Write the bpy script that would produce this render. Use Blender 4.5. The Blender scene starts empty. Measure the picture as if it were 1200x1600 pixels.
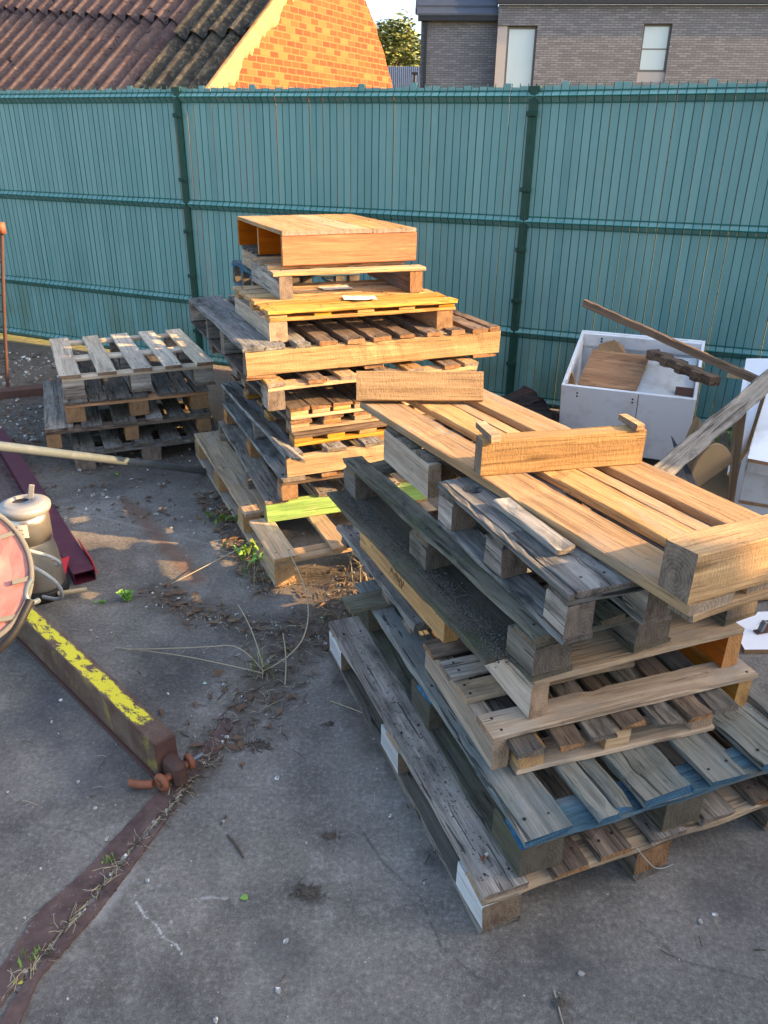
import bpy, bmesh, math, random
from math import sin, cos, tan, radians, pi
from mathutils import Vector, Matrix, noise as mnoise
R = random.Random(7)
scene = bpy.context.scene
COL = scene.collection
# ------------------------------------------------------------------ camera
F, PITCH, ROLL, H = 1200.0, radians(25.245), radians(0.72), 1.8
FW = Vector((0, cos(PITCH), -sin(PITCH))); RI0 = Vector((1, 0, 0)); UP0 = RI0.cross(FW)
RI = cos(ROLL)*RI0 + sin(ROLL)*UP0; UPV = -sin(ROLL)*RI0 + cos(ROLL)*UP0
EYE = Vector((0, 0, H))
def ray(x, y): return FW + RI*((x-600)/F) + UPV*((800-y)/F)
def px(x, y, z=0.0):            # surveyed photo point on the horizontal plane z -> world
    d = ray(x, y); return EYE + d*((z-H)/d.z)
def pd(x, y, dist):             # surveyed photo point at a distance along the view axis
    return EYE + ray(x, y)*dist
cam_d = bpy.data.cameras.new('camera'); cam = bpy.data.objects.new('camera', cam_d); COL.objects.link(cam)
M3 = Matrix((RI, UPV, -FW)).transposed()
cam.matrix_world = Matrix.Translation(EYE) @ M3.to_4x4()
cam_d.sensor_fit = 'VERTICAL'; cam_d.sensor_height = 36.0; cam_d.lens = F*36/1600
cam_d.clip_start = 0.05; cam_d.clip_end = 600
scene.camera = cam
# ------------------------------------------------------------------ light
AZ, EL = radians(-8.5), radians(21.0)
w = bpy.data.worlds.new('World'); scene.world = w; w.use_nodes = True
nt = w.node_tree; nt.nodes.clear()
sky = nt.nodes.new('ShaderNodeTexSky'); sky.sky_type = 'NISHITA'; sky.sun_disc = False
sky.sun_elevation = EL; sky.sun_rotation = pi/2 - AZ; sky.dust_density = 3.0; sky.ozone_density = 0.6; sky.air_density = 0.9
bg = nt.nodes.new('ShaderNodeBackground'); bg.inputs[1].default_value = 0.15
out = nt.nodes.new('ShaderNodeOutputWorld'); nt.links.new(sky.outputs[0], bg.inputs[0]); nt.links.new(bg.outputs[0], out.inputs[0])
sd = bpy.data.lights.new('sun', 'SUN'); sd.energy = 4.1; sd.angle = radians(0.55); sd.color = (1.0, 0.63, 0.29)
so = bpy.data.objects.new('sun', sd); COL.objects.link(so)
sdir = Vector((cos(EL)*cos(AZ), cos(EL)*sin(AZ), sin(EL)))
so.rotation_euler = sdir.to_track_quat('Z', 'Y').to_euler()
vs = scene.view_settings; vs.view_transform = 'Standard'; vs.look = 'None'; vs.gamma = 1.0; vs.exposure = 1.9
vs.use_curve_mapping = False
# ------------------------------------------------------------------ nodes
class NT:
    def __init__(s, name):
        s.m = bpy.data.materials.new(name); s.m.use_nodes = True; s.t = s.m.node_tree; s.t.nodes.clear()
        s.o = s.t.nodes.new('ShaderNodeOutputMaterial'); s.b = s.t.nodes.new('ShaderNodeBsdfPrincipled')
        s.t.links.new(s.b.outputs[0], s.o.inputs[0])
    def n(s, ty, **k):
        q = s.t.nodes.new(ty)
        for a, v in k.items(): setattr(q, a, v)
        return q
    def put(s, sock, v):
        if hasattr(v, 'is_output') or isinstance(v, bpy.types.NodeSocket): s.t.links.new(v, sock)
        else:
            if isinstance(v, (tuple, list)) and len(v) == 3 and sock.type == 'RGBA': v = (*v, 1)
            sock.default_value = v
    def co(s, kind='Object', rnd=True):
        tc = s.n('ShaderNodeTexCoord').outputs[kind]
        if not rnd: return tc
        oi = s.n('ShaderNodeObjectInfo'); s.rand = oi.outputs['Random']
        c = s.n('ShaderNodeCombineXYZ'); m = s.math('MULTIPLY', s.rand, 43.0)
        s.put(c.inputs[0], m); s.put(c.inputs[1], s.math('MULTIPLY', s.rand, 17.0)); s.put(c.inputs[2], s.math('MULTIPLY', s.rand, 29.0))
        v = s.n('ShaderNodeVectorMath', operation='ADD'); s.put(v.inputs[0], tc); s.put(v.inputs[1], c.outputs[0]); return v.outputs[0]
    def math(s, op, a, b=0.0, clamp=False):
        q = s.n('ShaderNodeMath', operation=op, use_clamp=clamp); s.put(q.inputs[0], a); s.put(q.inputs[1], b); return q.outputs[0]
    def scale(s, v, sc):
        q = s.n('ShaderNodeVectorMath', operation='MULTIPLY'); s.put(q.inputs[0], v); q.inputs[1].default_value = sc; return q.outputs[0]
    def noise(s, v, sc=1.0, det=4.0, rough=0.55, dist=0.0):
        q = s.n('ShaderNodeTexNoise'); s.put(q.inputs['Vector'], v); q.inputs['Scale'].default_value = sc
        q.inputs['Detail'].default_value = det; q.inputs['Roughness'].default_value = rough; q.inputs['Distortion'].default_value = dist
        return q.outputs[0]
    def vor(s, v, sc=1.0, feat='F1', o='Distance', rnd=1.0):
        q = s.n('ShaderNodeTexVoronoi', feature=feat); s.put(q.inputs['Vector'], v); q.inputs['Scale'].default_value = sc
        q.inputs['Randomness'].default_value = rnd; return q.outputs[o]
    def ramp(s, f, a, b, c0=(0, 0, 0), c1=(1, 1, 1)):
        q = s.n('ShaderNodeMapRange'); s.put(q.inputs[0], f); q.inputs[1].default_value = a; q.inputs[2].default_value = b
        q.clamp = True
        if c0 == (0, 0, 0) and c1 == (1, 1, 1): return q.outputs[0]
        return s.mix(q.outputs[0], c0, c1)
    def mix(s, f, a, b, mode='MIX'):
        q = s.n('ShaderNodeMix', data_type='RGBA', blend_type=mode); s.put(q.inputs[0], f); s.put(q.inputs[6], a); s.put(q.inputs[7], b); return q.outputs[2]
    def bump(s, h, st=0.5, d=0.01, prev=None):
        q = s.n('ShaderNodeBump'); q.inputs['Strength'].default_value = st; q.inputs['Distance'].default_value = d
        s.put(q.inputs['Height'], h)
        if prev is not None: s.put(q.inputs['Normal'], prev)
        return q.outputs[0]
    def fin(s, col, rough=0.8, metal=0.0, nor=None, spec=0.3):
        s.put(s.b.inputs['Base Color'], col); s.put(s.b.inputs['Roughness'], rough); s.b.inputs['Metallic'].default_value = metal
        s.b.inputs['Specular IOR Level'].default_value = spec
        if nor is not None: s.put(s.b.inputs['Normal'], nor)
        return s.m
def wood(name, light, dark, stain=(0.05, 0.045, 0.04), stain_amt=0.35, crack=0.5, grey=None, grey_amt=0.0, var=0.25, sawn=0.0, moss=0.0):
    n = NT(name); c = n.co()
    g1 = n.noise(n.scale(c, (1.3, 22, 22)), 1.0, 7, 0.66, 1.1)
    g2 = n.noise(n.scale(c, (4, 150, 150)), 1.0, 3, 0.7, 0.3)
    gr = n.math('ADD', n.math('MULTIPLY', g1, 0.65), n.math('MULTIPLY', g2, 0.35))
    col = n.mix(n.ramp(gr, 0.37, 0.63), tuple(x*.82 for x in dark), tuple(min(.8, x*1.10) for x in light))
    if grey is not None:
        p = n.ramp(n.noise(n.scale(c, (2.2, 6, 6)), 1.3, 5, 0.6, 0.4), 0.62-grey_amt*0.45, 0.82-grey_amt*0.4)
        col = n.mix(p, col, grey)
    st = n.noise(n.scale(c, (3.0, 7, 7)), 1.5, 6, 0.68, 0.3)
    col = n.mix(n.math('MULTIPLY', n.ramp(st, 0.5, 0.72), stain_amt*1.6, True), col, stain)
    if moss:
        ms = n.noise(c, 7.0, 5, 0.7); col = n.mix(n.math('MULTIPLY', n.ramp(ms, 0.48, 0.66), moss), col, (0.09, 0.10, 0.045))
    # knots
    kd = n.vor(n.scale(c, (2.6, 9.5, 9.5)), 1.0)
    col = n.mix(n.math('MULTIPLY', n.ramp(kd, 0.17, 0.07), 0.6), col, tuple(x*0.35 for x in dark))
    ck = n.noise(n.scale(c, (2.4, 75, 75)), 1.0, 2, 0.5, 0.6)
    ckm = n.ramp(ck, 0.375, 0.345)
    col = n.mix(n.math('MULTIPLY', ckm, crack), col, tuple(x*0.22 for x in dark))
    fr = n.ramp(n.noise(n.scale(c, (14, 30, 30)), 1.0, 4, 0.75), 0.64, 0.72); col = n.mix(n.math('MULTIPLY', fr, 0.55), col, tuple(x*0.3 for x in dark))
    hs = n.n('ShaderNodeHueSaturation'); n.put(hs.inputs['Color'], col)
    n.put(hs.inputs['Value'], n.math('ADD', n.math('MULTIPLY', n.rand, var*2), 1.0-var))
    n.put(hs.inputs['Saturation'], n.math('ADD', n.math('MULTIPLY', n.math('FRACT', n.math('MULTIPLY', n.rand, 7.31)), 0.3), 0.82))
    hgt = n.math('SUBTRACT', gr, n.math('MULTIPLY', ckm, 0.5*crack+0.1))
    nb = n.bump(hgt, 0.75, 0.006)
    if sawn:
        sw = n.noise(n.scale(c, (160, 60, 60)), 1.0, 3, 0.7); nb = n.bump(sw, sawn, 0.003, nb)
    return n.fin(hs.outputs[0], 0.86, 0, nb, 0.2)
def endgrain(name, light, dark):
    n = NT(name); c = n.co(); tc = n.n('ShaderNodeTexCoord').outputs['Object']
    wv = n.n('ShaderNodeTexWave', wave_type='RINGS', rings_direction='X'); wv.inputs['Scale'].default_value = 30; wv.inputs['Distortion'].default_value = 5.0
    wv.inputs['Detail'].default_value = 2; wv.inputs['Detail Scale'].default_value = 2.0
    cx = n.n('ShaderNodeCombineXYZ'); n.put(cx.inputs[1], n.math('MULTIPLY', n.math('SUBTRACT', n.rand, 0.5), 0.12)); n.put(cx.inputs[2], 0.02)
    ad = n.n('ShaderNodeVectorMath', operation='ADD'); n.put(ad.inputs[0], n.scale(tc, (0, 1, 1))); n.put(ad.inputs[1], cx.outputs[0]); n.put(wv.inputs['Vector'], ad.outputs[0])
    f = n.math('ADD', n.math('MULTIPLY', wv.outputs[1], 0.14), n.math('MULTIPLY', n.noise(n.scale(c, (1, 1, .45)), 42, 5, 0.7), 0.86))
    col = n.mix(n.ramp(f, 0.3, 0.65), dark, light)
    col = n.mix(n.ramp(n.noise(c, 9, 4, 0.6), 0.55, 0.75), col, tuple(x*0.45 for x in dark))
    return n.fin(col, 0.9, 0, n.bump(f, 0.6, 0.004), 0.15)
WOODS = {}
def W(key, *a, end=None, **k):
    WOODS[key] = (wood('wood_'+key, *a, **k), endgrain('endgrain_'+key, *(end or (a[0], a[1]))))
W('grey', (0.42, 0.37, 0.31), (0.16, 0.132, 0.108), stain=(0.055, 0.05, 0.045), stain_amt=0.5, crack=0.8, end=((0.26, 0.2, 0.15), (0.12, 0.09, 0.07)))
W('greydark', (0.22, 0.195, 0.165), (0.08, 0.068, 0.055), stain=(0.03, 0.03, 0.028), stain_amt=0.6, crack=0.8, moss=0.25, end=((0.17, 0.14, 0.11), (0.07, 0.06, 0.05)))
W('slate', (0.31, 0.295, 0.265), (0.115, 0.107, 0.096), stain=(0.04, 0.04, 0.04), stain_amt=0.6, crack=0.7, end=((0.24, 0.2, 0.16), (0.10, 0.08, 0.065)))
W('tan', (0.55, 0.42, 0.29), (0.29, 0.205, 0.13), stain=(0.12, 0.09, 0.065), stain_amt=0.3, crack=0.5, grey=(0.38, 0.325, 0.26), grey_amt=0.3, end=((0.40, 0.27, 0.17), (0.24, 0.15, 0.09)))
W('pale', (0.56, 0.455, 0.35), (0.33, 0.26, 0.195), stain=(0.16, 0.13, 0.10), stain_amt=0.3, crack=0.4, sawn=0.3, end=((0.42, 0.30, 0.20), (0.25, 0.17, 0.11)))
W('paleslat', (0.64, 0.53, 0.40), (0.43, 0.34, 0.245), stain=(0.24, 0.19, 0.14), stain_amt=0.2, crack=0.4, end=((0.30, 0.2, 0.13), (0.16, 0.10, 0.065)))
W('brown', (0.22, 0.16, 0.115), (0.085, 0.06, 0.042), stain=(0.04, 0.033, 0.028), stain_amt=0.55, crack=0.7, end=((0.32, 0.18, 0.09), (0.15, 0.075, 0.035)))
W('honey', (0.52, 0.325, 0.15), (0.33, 0.185, 0.075), stain=(0.20, 0.125, 0.065), stain_amt=0.3, crack=0.35, grey=(0.36, 0.29, 0.21), grey_amt=0.2, sawn=0.7, end=((0.34, 0.27, 0.20), (0.16, 0.12, 0.09)))
W('orange', (0.52, 0.130, 0.008), (0.36, 0.078, 0.005), stain=(0.24, 0.09, 0.02), stain_amt=0.35, crack=0.2, var=0.1, end=((0.5, 0.26, 0.1), (0.3, 0.13, 0.05)))
W('gold', (0.58, 0.32, 0.09), (0.36, 0.17, 0.038), stain=(0.30, 0.18, 0.09), stain_amt=0.25, crack=0.3, var=0.15, end=((0.52, 0.30, 0.12), (0.34, 0.18, 0.07)))
W('sawnyellow', (0.54, 0.345, 0.165), (0.34, 0.20, 0.085), stain=(0.26, 0.18, 0.10), stain_amt=0.3, crack=0.3, sawn=0.9, end=((0.25, 0.19, 0.14), (0.10, 0.075, 0.055)))
W('new', (0.56, 0.38, 0.20), (0.36, 0.22, 0.10), stain=(0.30, 0.15, 0.065), stain_amt=0.35, crack=0.2, end=((0.55, 0.35, 0.17), (0.36, 0.2, 0.09)))
W('bluegrey', (0.24, 0.235, 0.20), (0.095, 0.10, 0.09), stain=(0.09, 0.14, 0.155), stain_amt=0.5, crack=0.8, moss=0.2, end=((0.045, 0.12, 0.19), (0.04, 0.07, 0.10)))
W('blue', (0.075, 0.15, 0.20), (0.035, 0.08, 0.11), stain=(0.16, 0.145, 0.11), stain_amt=0.75, crack=0.5, end=((0.05, 0.16, 0.28), (0.03, 0.09, 0.15)))
W('green', (0.30, 0.54, 0.07), (0.17, 0.34, 0.04), stain=(0.36, 0.36, 0.14), stain_amt=0.5, crack=0.4, var=0.05, end=((0.3, 0.3, 0.12), (0.2, 0.17, 0.08)))
W('white', (0.62, 0.61, 0.58), (0.40, 0.385, 0.36), stain=(0.22, 0.19, 0.16), stain_amt=0.35, crack=0.35, end=((0.26, 0.19, 0.13), (0.13, 0.09, 0.06)))
W('mud', (0.13, 0.115, 0.085), (0.07, 0.06, 0.045), stain=(0.045, 0.05, 0.03), stain_amt=0.6, crack=0.2, moss=0.5, sawn=1.0, end=((0.13, 0.11, 0.08), (0.07, 0.06, 0.045)))
W('mossy', (0.20, 0.185, 0.14), (0.07, 0.067, 0.05), stain=(0.03, 0.035, 0.03), stain_amt=0.55, crack=0.6, moss=0.5, end=((0.2, 0.15, 0.10), (0.09, 0.07, 0.045)))
W('rot', (0.06, 0.048, 0.042), (0.02, 0.016, 0.014), stain=(0.10, 0.035, 0.02), stain_amt=0.3, crack=0.8, end=((0.06, 0.04, 0.03), (0.02, 0.015, 0.01)))
W('ply', (0.46, 0.24, 0.105), (0.30, 0.135, 0.055), stain=(0.13, 0.07, 0.035), stain_amt=0.5, crack=0.15, end=((0.33, 0.2, 0.1), (0.2, 0.11, 0.06)))
def simple(name, col, rough=0.6, metal=0.0, var=None, sc=8.0, amt=0.5, bump=0.0, spec=0.3, bs=60, lo=0.5, hi=0.7, rnd=True):
    n = NT(name); c = n.co('Object', rnd)
    cc = col
    if var is not None: cc = n.mix(n.math('MULTIPLY', n.ramp(n.noise(c, sc, 6, 0.65), lo, hi), amt), col, var)
    nb = n.bump(n.noise(c, bs, 4, 0.6), bump, 0.004) if bump else None
    return n.fin(cc, rough, metal, nb, spec)
M = {}
M['nail'] = simple('rusty_nail', (0.05, 0.035, 0.03), 0.6, 0.5)
M['rust'] = simple('rust', (0.16, 0.062, 0.035), 0.8, 0.2, (0.07, 0.035, 0.028), 14, 0.8, 0.6)
M['rustdark'] = simple('rust_dark', (0.10, 0.055, 0.045), 0.8, 0.2, (0.17, 0.08, 0.05), 9, 0.6, 0.5)
M['rustsmooth'] = simple('rust_orange', (0.26, 0.095, 0.05), 0.65, 0.1, (0.15, 0.05, 0.03), 18, 0.7, 0.3)
M['galv'] = simple('galvanised', (0.15, 0.18, 0.19), 0.4, 0.4, (0.30, 0.31, 0.32), 12, 0.6, 0.1)
M['steel'] = simple('stainless', (0.60, 0.56, 0.48), 0.30, 0.85, (0.42, 0.34, 0.25), 5, 0.6, 0.05)
M['alu'] = simple('cast_grey', (0.33, 0.325, 0.315), 0.5, 0.35, (0.34, 0.33, 0.31), 7, 0.6, 0.15)
M['black'] = simple('black_rubber', (0.018, 0.018, 0.018), 0.55, 0, (0.05, 0.045, 0.04), 14, 0.5, 0.2)
M['cable'] = simple('grey_cable', (0.33, 0.34, 0.34), 0.45, 0, (0.20, 0.19, 0.17), 12, 0.5)
M['dkred'] = simple('oxblood_paint', (0.085, 0.013, 0.028), 0.5, 0.1, (0.14, 0.05, 0.05), 16, 0.4, 0.15)
M['red'] = simple('red_paint', (0.55, 0.02, 0.025), 0.4, 0, (0.3, 0.02, 0.02), 14, 0.5)
M['copper'] = simple('pink_foil', (0.44, 0.19, 0.16), 0.32, 0.45, (0.60, 0.28, 0.23), 5, 0.7, 0.9, bs=9)
M['strap'] = simple('grey_strap', (0.13, 0.13, 0.125), 0.8)
M['paper'] = simple('paper_label', (0.62, 0.58, 0.50), 0.7, 0, (0.35, 0.28, 0.24), 30, 0.6)
M['print'] = simple('print_ink', (0.04, 0.04, 0.045), 0.7)
M['lam'] = simple('white_laminate', (0.87, 0.875, 0.88), 0.4, 0, (0.50, 0.46, 0.42), 6, 0.45, 0.05)
M['lamdirty'] = simple('worn_white_board', (0.58, 0.60, 0.60), 0.6, 0, (0.32, 0.29, 0.25), 9, 0.6, 0.2)
M['chip'] = simple('chipboard_edge', (0.33, 0.20, 0.10), 0.9, 0, (0.16, 0.09, 0.05), 60, 0.7, 0.5)
M['card'] = simple('brown_hardboard', (0.28, 0.20, 0.115), 0.75, 0, (0.20, 0.15, 0.09), 5, 0.5, 0.05)
M['cardpale'] = simple('pale_hardboard', (0.48, 0.37, 0.21), 0.7, 0, (0.38, 0.29, 0.17), 5, 0.5)
M['slate_dark'] = simple('dark_tiles', (0.030, 0.033, 0.040), 0.5, 0, (0.05, 0.05, 0.055), 3, 0.4)
M['gutter'] = simple('gutter_black', (0.02, 0.022, 0.03), 0.4)
M['frame'] = simple('window_frame', (0.16, 0.15, 0.145), 0.5)
M['lintel'] = simple('stone_panel', (0.36, 0.33, 0.33), 0.7, 0, (0.3, 0.28, 0.28), 3, 0.5)
M['grass'] = simple('weed_green', (0.14, 0.22, 0.04), 0.7, 0, (0.25, 0.26, 0.08), 20, 0.6)
M['leafbright'] = simple('leaf_bright', (0.17, 0.34, 0.06), 0.6, 0, (0.30, 0.38, 0.1), 20, 0.5)
M['straw'] = simple('dry_straw', (0.42, 0.36, 0.24), 0.8, 0, (0.25, 0.2, 0.13), 20, 0.6)
M['deadleaf'] = simple('dead_leaf', (0.17, 0.105, 0.065), 0.85, 0, (0.30, 0.21, 0.13), 7, 0.8)
M['twig'] = simple('twig', (0.09, 0.065, 0.05), 0.9)
M['stone'] = simple('pebble', (0.32, 0.30, 0.27), 0.85, 0, (0.16, 0.15, 0.13), 3, 0.8, 0.3)
M['soil'] = simple('soil', (0.10, 0.082, 0.066), 1.0, 0, (0.05, 0.042, 0.034), 9, 0.8, 1.0, bs=90)
M['plastic'] = simple('yellow_leaf', (0.45, 0.40, 0.08), 0.6)
M['whitebit'] = simple('white_scrap', (0.7, 0.7, 0.66), 0.6)
M['teal'] = simple('teal_scrap', (0.42, 0.62, 0.56), 0.6)
# ------------------------------------------------------------------ object helpers
def link(me, name, parent=None, loc=None, rot=None, mats=()):
    o = bpy.data.objects.new(name, me); COL.objects.link(o)
    for m in mats: me.materials.append(m)
    if parent: o.parent = parent
    if loc is not None: o.location = loc
    if rot is not None: o.rotation_euler = rot
    return o
def tag(o, label, cat, group=None, kind=None):
    if label: o['label'] = label
    if cat: o['category'] = cat
    if group: o['group'] = group
    if kind: o['kind'] = kind
    return o
def empty(name, loc, rot, label, cat, group=None):
    o = bpy.data.objects.new(name, None); COL.objects.link(o); o.location = loc
    o.rotation_euler = rot if isinstance(rot, (tuple, Vector)) or hasattr(rot, 'x') else (0, 0, rot)
    o.empty_display_size = 0.05
    return tag(o, label, cat, group)
def mesh_of(bm, name, smooth=False):
    me = bpy.data.meshes.new(name); bmesh.ops.recalc_face_normals(bm, faces=bm.faces); bm.to_mesh(me); bm.free()
    if smooth:
        for p in me.polygons: p.use_smooth = True
    return me
def bm_board(bm, L, Wd, T, jit=0.0015, ch=0.003, nails=(), chips=0.0, warp=0.0, taper=0.0, seg=None):
    """length along X, width Y, thickness Z, centred; slots: 0 side wood, 1 end grain, 2 nail"""
    n = seg or max(2, int(L/0.05)); c = min(ch, T*0.3, Wd*0.2); rings = []
    sd_ = R.random()*100
    for i in range(n+1):
        x = -L/2 + L*i/n; ring = []
        hw, ht = Wd/2*(1-taper*i/n), T/2
        pts = [(-hw+c, -ht), (hw-c, -ht), (hw, -ht+c), (hw, ht-c), (hw-c, ht), (-hw+c, ht), (-hw, ht-c), (-hw, -ht+c)]
        wz = warp*((x/(L/2))**2-0.5); wy = 0.4*jit*mnoise.noise((x*6, sd_, 0))*4
        for k, (y, z) in enumerate(pts):
            j = jit*(1.0 if 0 < i < n else 1.6)
            s1 = mnoise.noise((x*9, y*40+sd_, z*40+k)); s2 = mnoise.noise((x*9+50, y*40+sd_, z*40+k))
            yy, zz, xx = y+j*s1*2+wy, z+j*s2*1.3, x+(j*2.5*mnoise.noise((k*3.1+sd_, i, 9))+(R.uniform(-.006, .003)*min(1, chips*2)*(1 if i else -1) if chips > .15 else 0) if i in (0, n) else 0)
            if chips and R.random() < chips*0.5 and k in (3, 4, 5, 6):
                q = R.uniform(0.002, 0.007); yy -= math.copysign(min(q, Wd*0.1), y); zz -= min(q*0.8, T*0.25)
            ring.append(bm.verts.new((xx, yy, zz+wz)))
        rings.append(ring)
    for i in range(n):
        for k in range(8):
            bm.faces.new((rings[i][k], rings[i][(k+1) % 8], rings[i+1][(k+1) % 8], rings[i+1][k]))
    f = bm.faces.new(rings[0]); f.material_index = 1
    f = bm.faces.new(rings[-1]); f.material_index = 1
    for (nx, ny) in nails:
        r = 0.0042; z0 = T/2+0.0012+warp*((nx/(L/2))**2-0.5)
        vs_ = [bm.verts.new((nx+r*cos(a*pi/3), ny+r*sin(a*pi/3), z0)) for a in range(6)]
        vb = [bm.verts.new((nx+r*cos(a*pi/3), ny+r*sin(a*pi/3), z0-0.006)) for a in range(6)]
        fs = [bm.faces.new(vs_)]+[bm.faces.new((vs_[a], vs_[(a+1) % 6], vb[(a+1) % 6], vb[a])) for a in range(6)]
        for q in fs: q.material_index = 2
def board(name, key, L, Wd, T, loc, rot=(0, 0, 0), parent=None, **k):
    bm = bmesh.new(); bm_board(bm, L, Wd, T, **k); a, b = WOODS[key]
    return link(mesh_of(bm, name), name, parent, loc, rot, (a, b, M['nail']))
class Pal:
    """a pallet: local frame u = X (front edge to the right), v = Y (depth), z up"""
    def __init__(s, label, fl, z, yaw, key, vyaw=None, name='pallet', group=None, tilt=(0, 0), cat='pallet'):
        p = px(fl[0], fl[1], z) if len(fl) == 2 else Vector(fl)
        s.z = z; s.key = key
        s.e = empty(name, (p.x, p.y, z), (radians(tilt[0]), radians(tilt[1]), radians(yaw)), label, cat, group)
    def box(s, name, u, v, z, key=None, along=None, nails=(), label=None, twist=0.0, **k):
        du, dv, dz = u[1]-u[0], v[1]-v[0], z[1]-z[0]
        al = along or ('u' if du > dv else 'v')
        c = ((u[0]+u[1])/2, (v[0]+v[1])/2, (z[0]+z[1])/2)
        L, Wd = (du, dv) if al == 'u' else (dv, du)
        o = board(name, key or s.key, L, Wd, dz, c, (0, 0, radians(twist)+(0 if al == 'u' else pi/2)), s.e, nails=nails, **k)
        if label: o['label'] = label
        return o
    def blocks(s, us, vs, bu, bv, z, key=None, key_left=None):
        for i, u in enumerate(us):
            for v in vs:
                s.box('block', (u, u+bu), (v, v+bv), z, (key_left if (i == 0 and key_left) else key), along='v' if bv > bu else 'u', jit=0.0015, seg=3)
def nl(L, pos, off=0.028, jit=0.01):
    out = []
    for p in pos: out += [(p+R.uniform(-jit, jit), off+R.uniform(-.006, .006)), (p+R.uniform(-jit, jit), -off+R.uniform(-.006, .006))]
    return out
def blockpal(label, fl, z, yaw, key, Wd, D, Hh, deck, bu=0.10, bv=0.14, bkey=None, skey=None, dkeys=None, bottom='v', group=None, left=None, chips=0.1, td=0.02, ts=0.02, tb=0.018, warp=0.0, botkey=None, sw=0.1, jit=0.0018, nv=3, nu=3, tilt=(0, 0)):
    p = Pal(label, fl, z, yaw, key, group=group, tilt=tilt)
    b0 = tb if bottom else 0.0; ht = Hh-td-ts
    us = [i*(Wd-bu)/(nu-1) for i in range(nu)]; vs_ = [i*(D-bv)/(nv-1) for i in range(nv)]
    if bottom == 'v':
        for u in us: p.box('bottom_board', (u-0.001, u+bu+0.001), (0, D), (0, tb), botkey or skey or key, jit=jit, chips=chips)
    elif bottom == 'u':
        for v in vs_: p.box('bottom_board', (0, Wd), (v-0.001, v+bv+0.001), (0, tb), botkey or skey or key, jit=jit, chips=chips)
    p.blocks(us, vs_, bu-0.006, bv-0.004, (b0, ht), bkey or key, left)
    for v in vs_: p.box('stringer_board', (0.001, Wd-0.001), (v+0.001, v+sw), (ht, ht+ts), skey or key, jit=jit, chips=chips)
    for i, d in enumerate(deck):
        u0, u1 = d[0], d[1]; v0, v1 = (d[2], d[3]) if len(d) > 3 else (0, D)
        L = v1-v0; k = dkeys[i % len(dkeys)] if dkeys else key
        pos = [v+sw/2-(v0+v1)/2 for v in vs_ if v0-0.02 < v < v1]
        p.box('deck_board', (u0, u1), (v0-0.002+R.uniform(-.008, .002), v1+R.uniform(-.005, .01)), (ht+ts, Hh-R.uniform(0, .001)), k, jit=jit, chips=chips, nails=nl(L, pos, (u1-u0)*0.27), warp=warp, twist=R.uniform(-.3, .3))
    return p
def beampal(label, fl, z, yaw, key, Wd, D, Hb, beams='v', pos=(0, 0.5, 1.0), bw=0.045, top=(), bot=(), tt=0.02, tb=0.018, bkey=None, tkey=None, group=None, chips=0.08, jit=0.0015, toplift=0.0, tilt=(0, 0), keys=None):
    """beams along v (or u); top / bottom boards across, given as intervals"""
    p = Pal(label, fl, z, yaw, key, group=group, tilt=tilt)
    b0 = tb if bot else 0.0
    for i, f in enumerate(pos):
        kk = keys[i] if keys else (bkey or key)
        if beams == 'v': p.box('beam', (f*(Wd-bw), f*(Wd-bw)+bw), (0, D), (b0, b0+Hb), kk, along='v', jit=0.001, chips=chips)
        else: p.box('beam', (0, Wd), (f*(D-bw), f*(D-bw)+bw), (b0, b0+Hb), kk, along='u', jit=0.001, chips=chips)
    for arr, z0, z1, nm in ((top, b0+Hb, b0+Hb+tt, 'deck_board'), (bot, 0, tb, 'bottom_board')):
        for a in arr:
            ex = a[2] if len(a) > 2 else 0.0
            lo, hi = a[0], a[1]
            if beams == 'v':
                ps = [f*(Wd-bw)+bw/2-Wd/2 for f in pos]
                p.box(nm, (0-ex, Wd+ex*0.5), (lo, hi), (z0+0.0005, z1), tkey or key, along='u', jit=jit, chips=chips, nails=nl(Wd, ps, (hi-lo)*.25, .005), twist=R.uniform(-.4, .4))
            else:
                ps = [f*(D-bw)+bw/2-D/2 for f in pos]
                p.box(nm, (lo, hi), (0-ex, D+ex*0.5), (z0+0.0005, z1), tkey or key, along='v', jit=jit, chips=chips, nails=nl(D, ps, (hi-lo)*.25, .005), twist=R.uniform(-.4, .4))
    return p
def reg(n, Wd, bw):     # n boards of width bw spread over Wd
    return [(i*(Wd-bw)/(n-1), i*(Wd-bw)/(n-1)+bw) for i in range(n)]
# ================================================================== STACK BY THE CAMERA (near stack)
g1 = 'pallets piled in the nearest stack'
blockpal('large weathered grey pallet with white painted side blocks at the bottom of the nearest stack',
    (751, 1461), 0, 21.3, 'grey', 1.05, 1.29, 0.143, [(0, 0.125), (0.20, 0.305), (0.335, 0.435), (0.50, 0.61), (0.68, 0.79), (0.86, 0.93), (0.955, 1.05)],
    bu=0.115, bv=0.15, left='white', group=g1, chips=0.35, jit=0.003, dkeys=['grey', 'brown', 'brown', 'grey'], bkey='brown', skey='tan', botkey='greydark')
p = blockpal('weathered mossy pallet with blue painted board ends, second from the ground in the nearest stack',
    (810, 1374), 0.143, 20.5, 'bluegrey', 1.0, 1.30, 0.139, [(0, 0.135), (0.355, 0.515), (0.575, 0.69), (0.745, 0.90), (0.93, 1.0)],
    bu=0.13, bv=0.15, bkey='mud', skey='blue', bottom='v', botkey='mossy', left='mud', group=g1, chips=0.5, jit=0.0035, tb=0.006)
p.box('deck_board', (0.205, 0.265), (-0.01, 0.62), (0.1195, 0.1385), 'bluegrey', chips=.5, jit=.003, twist=2.0)
p.box('deck_board', (0.275, 0.325), (0.0, 1.28), (0.1195, 0.138), 'bluegrey', chips=.5, jit=.003)
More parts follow.
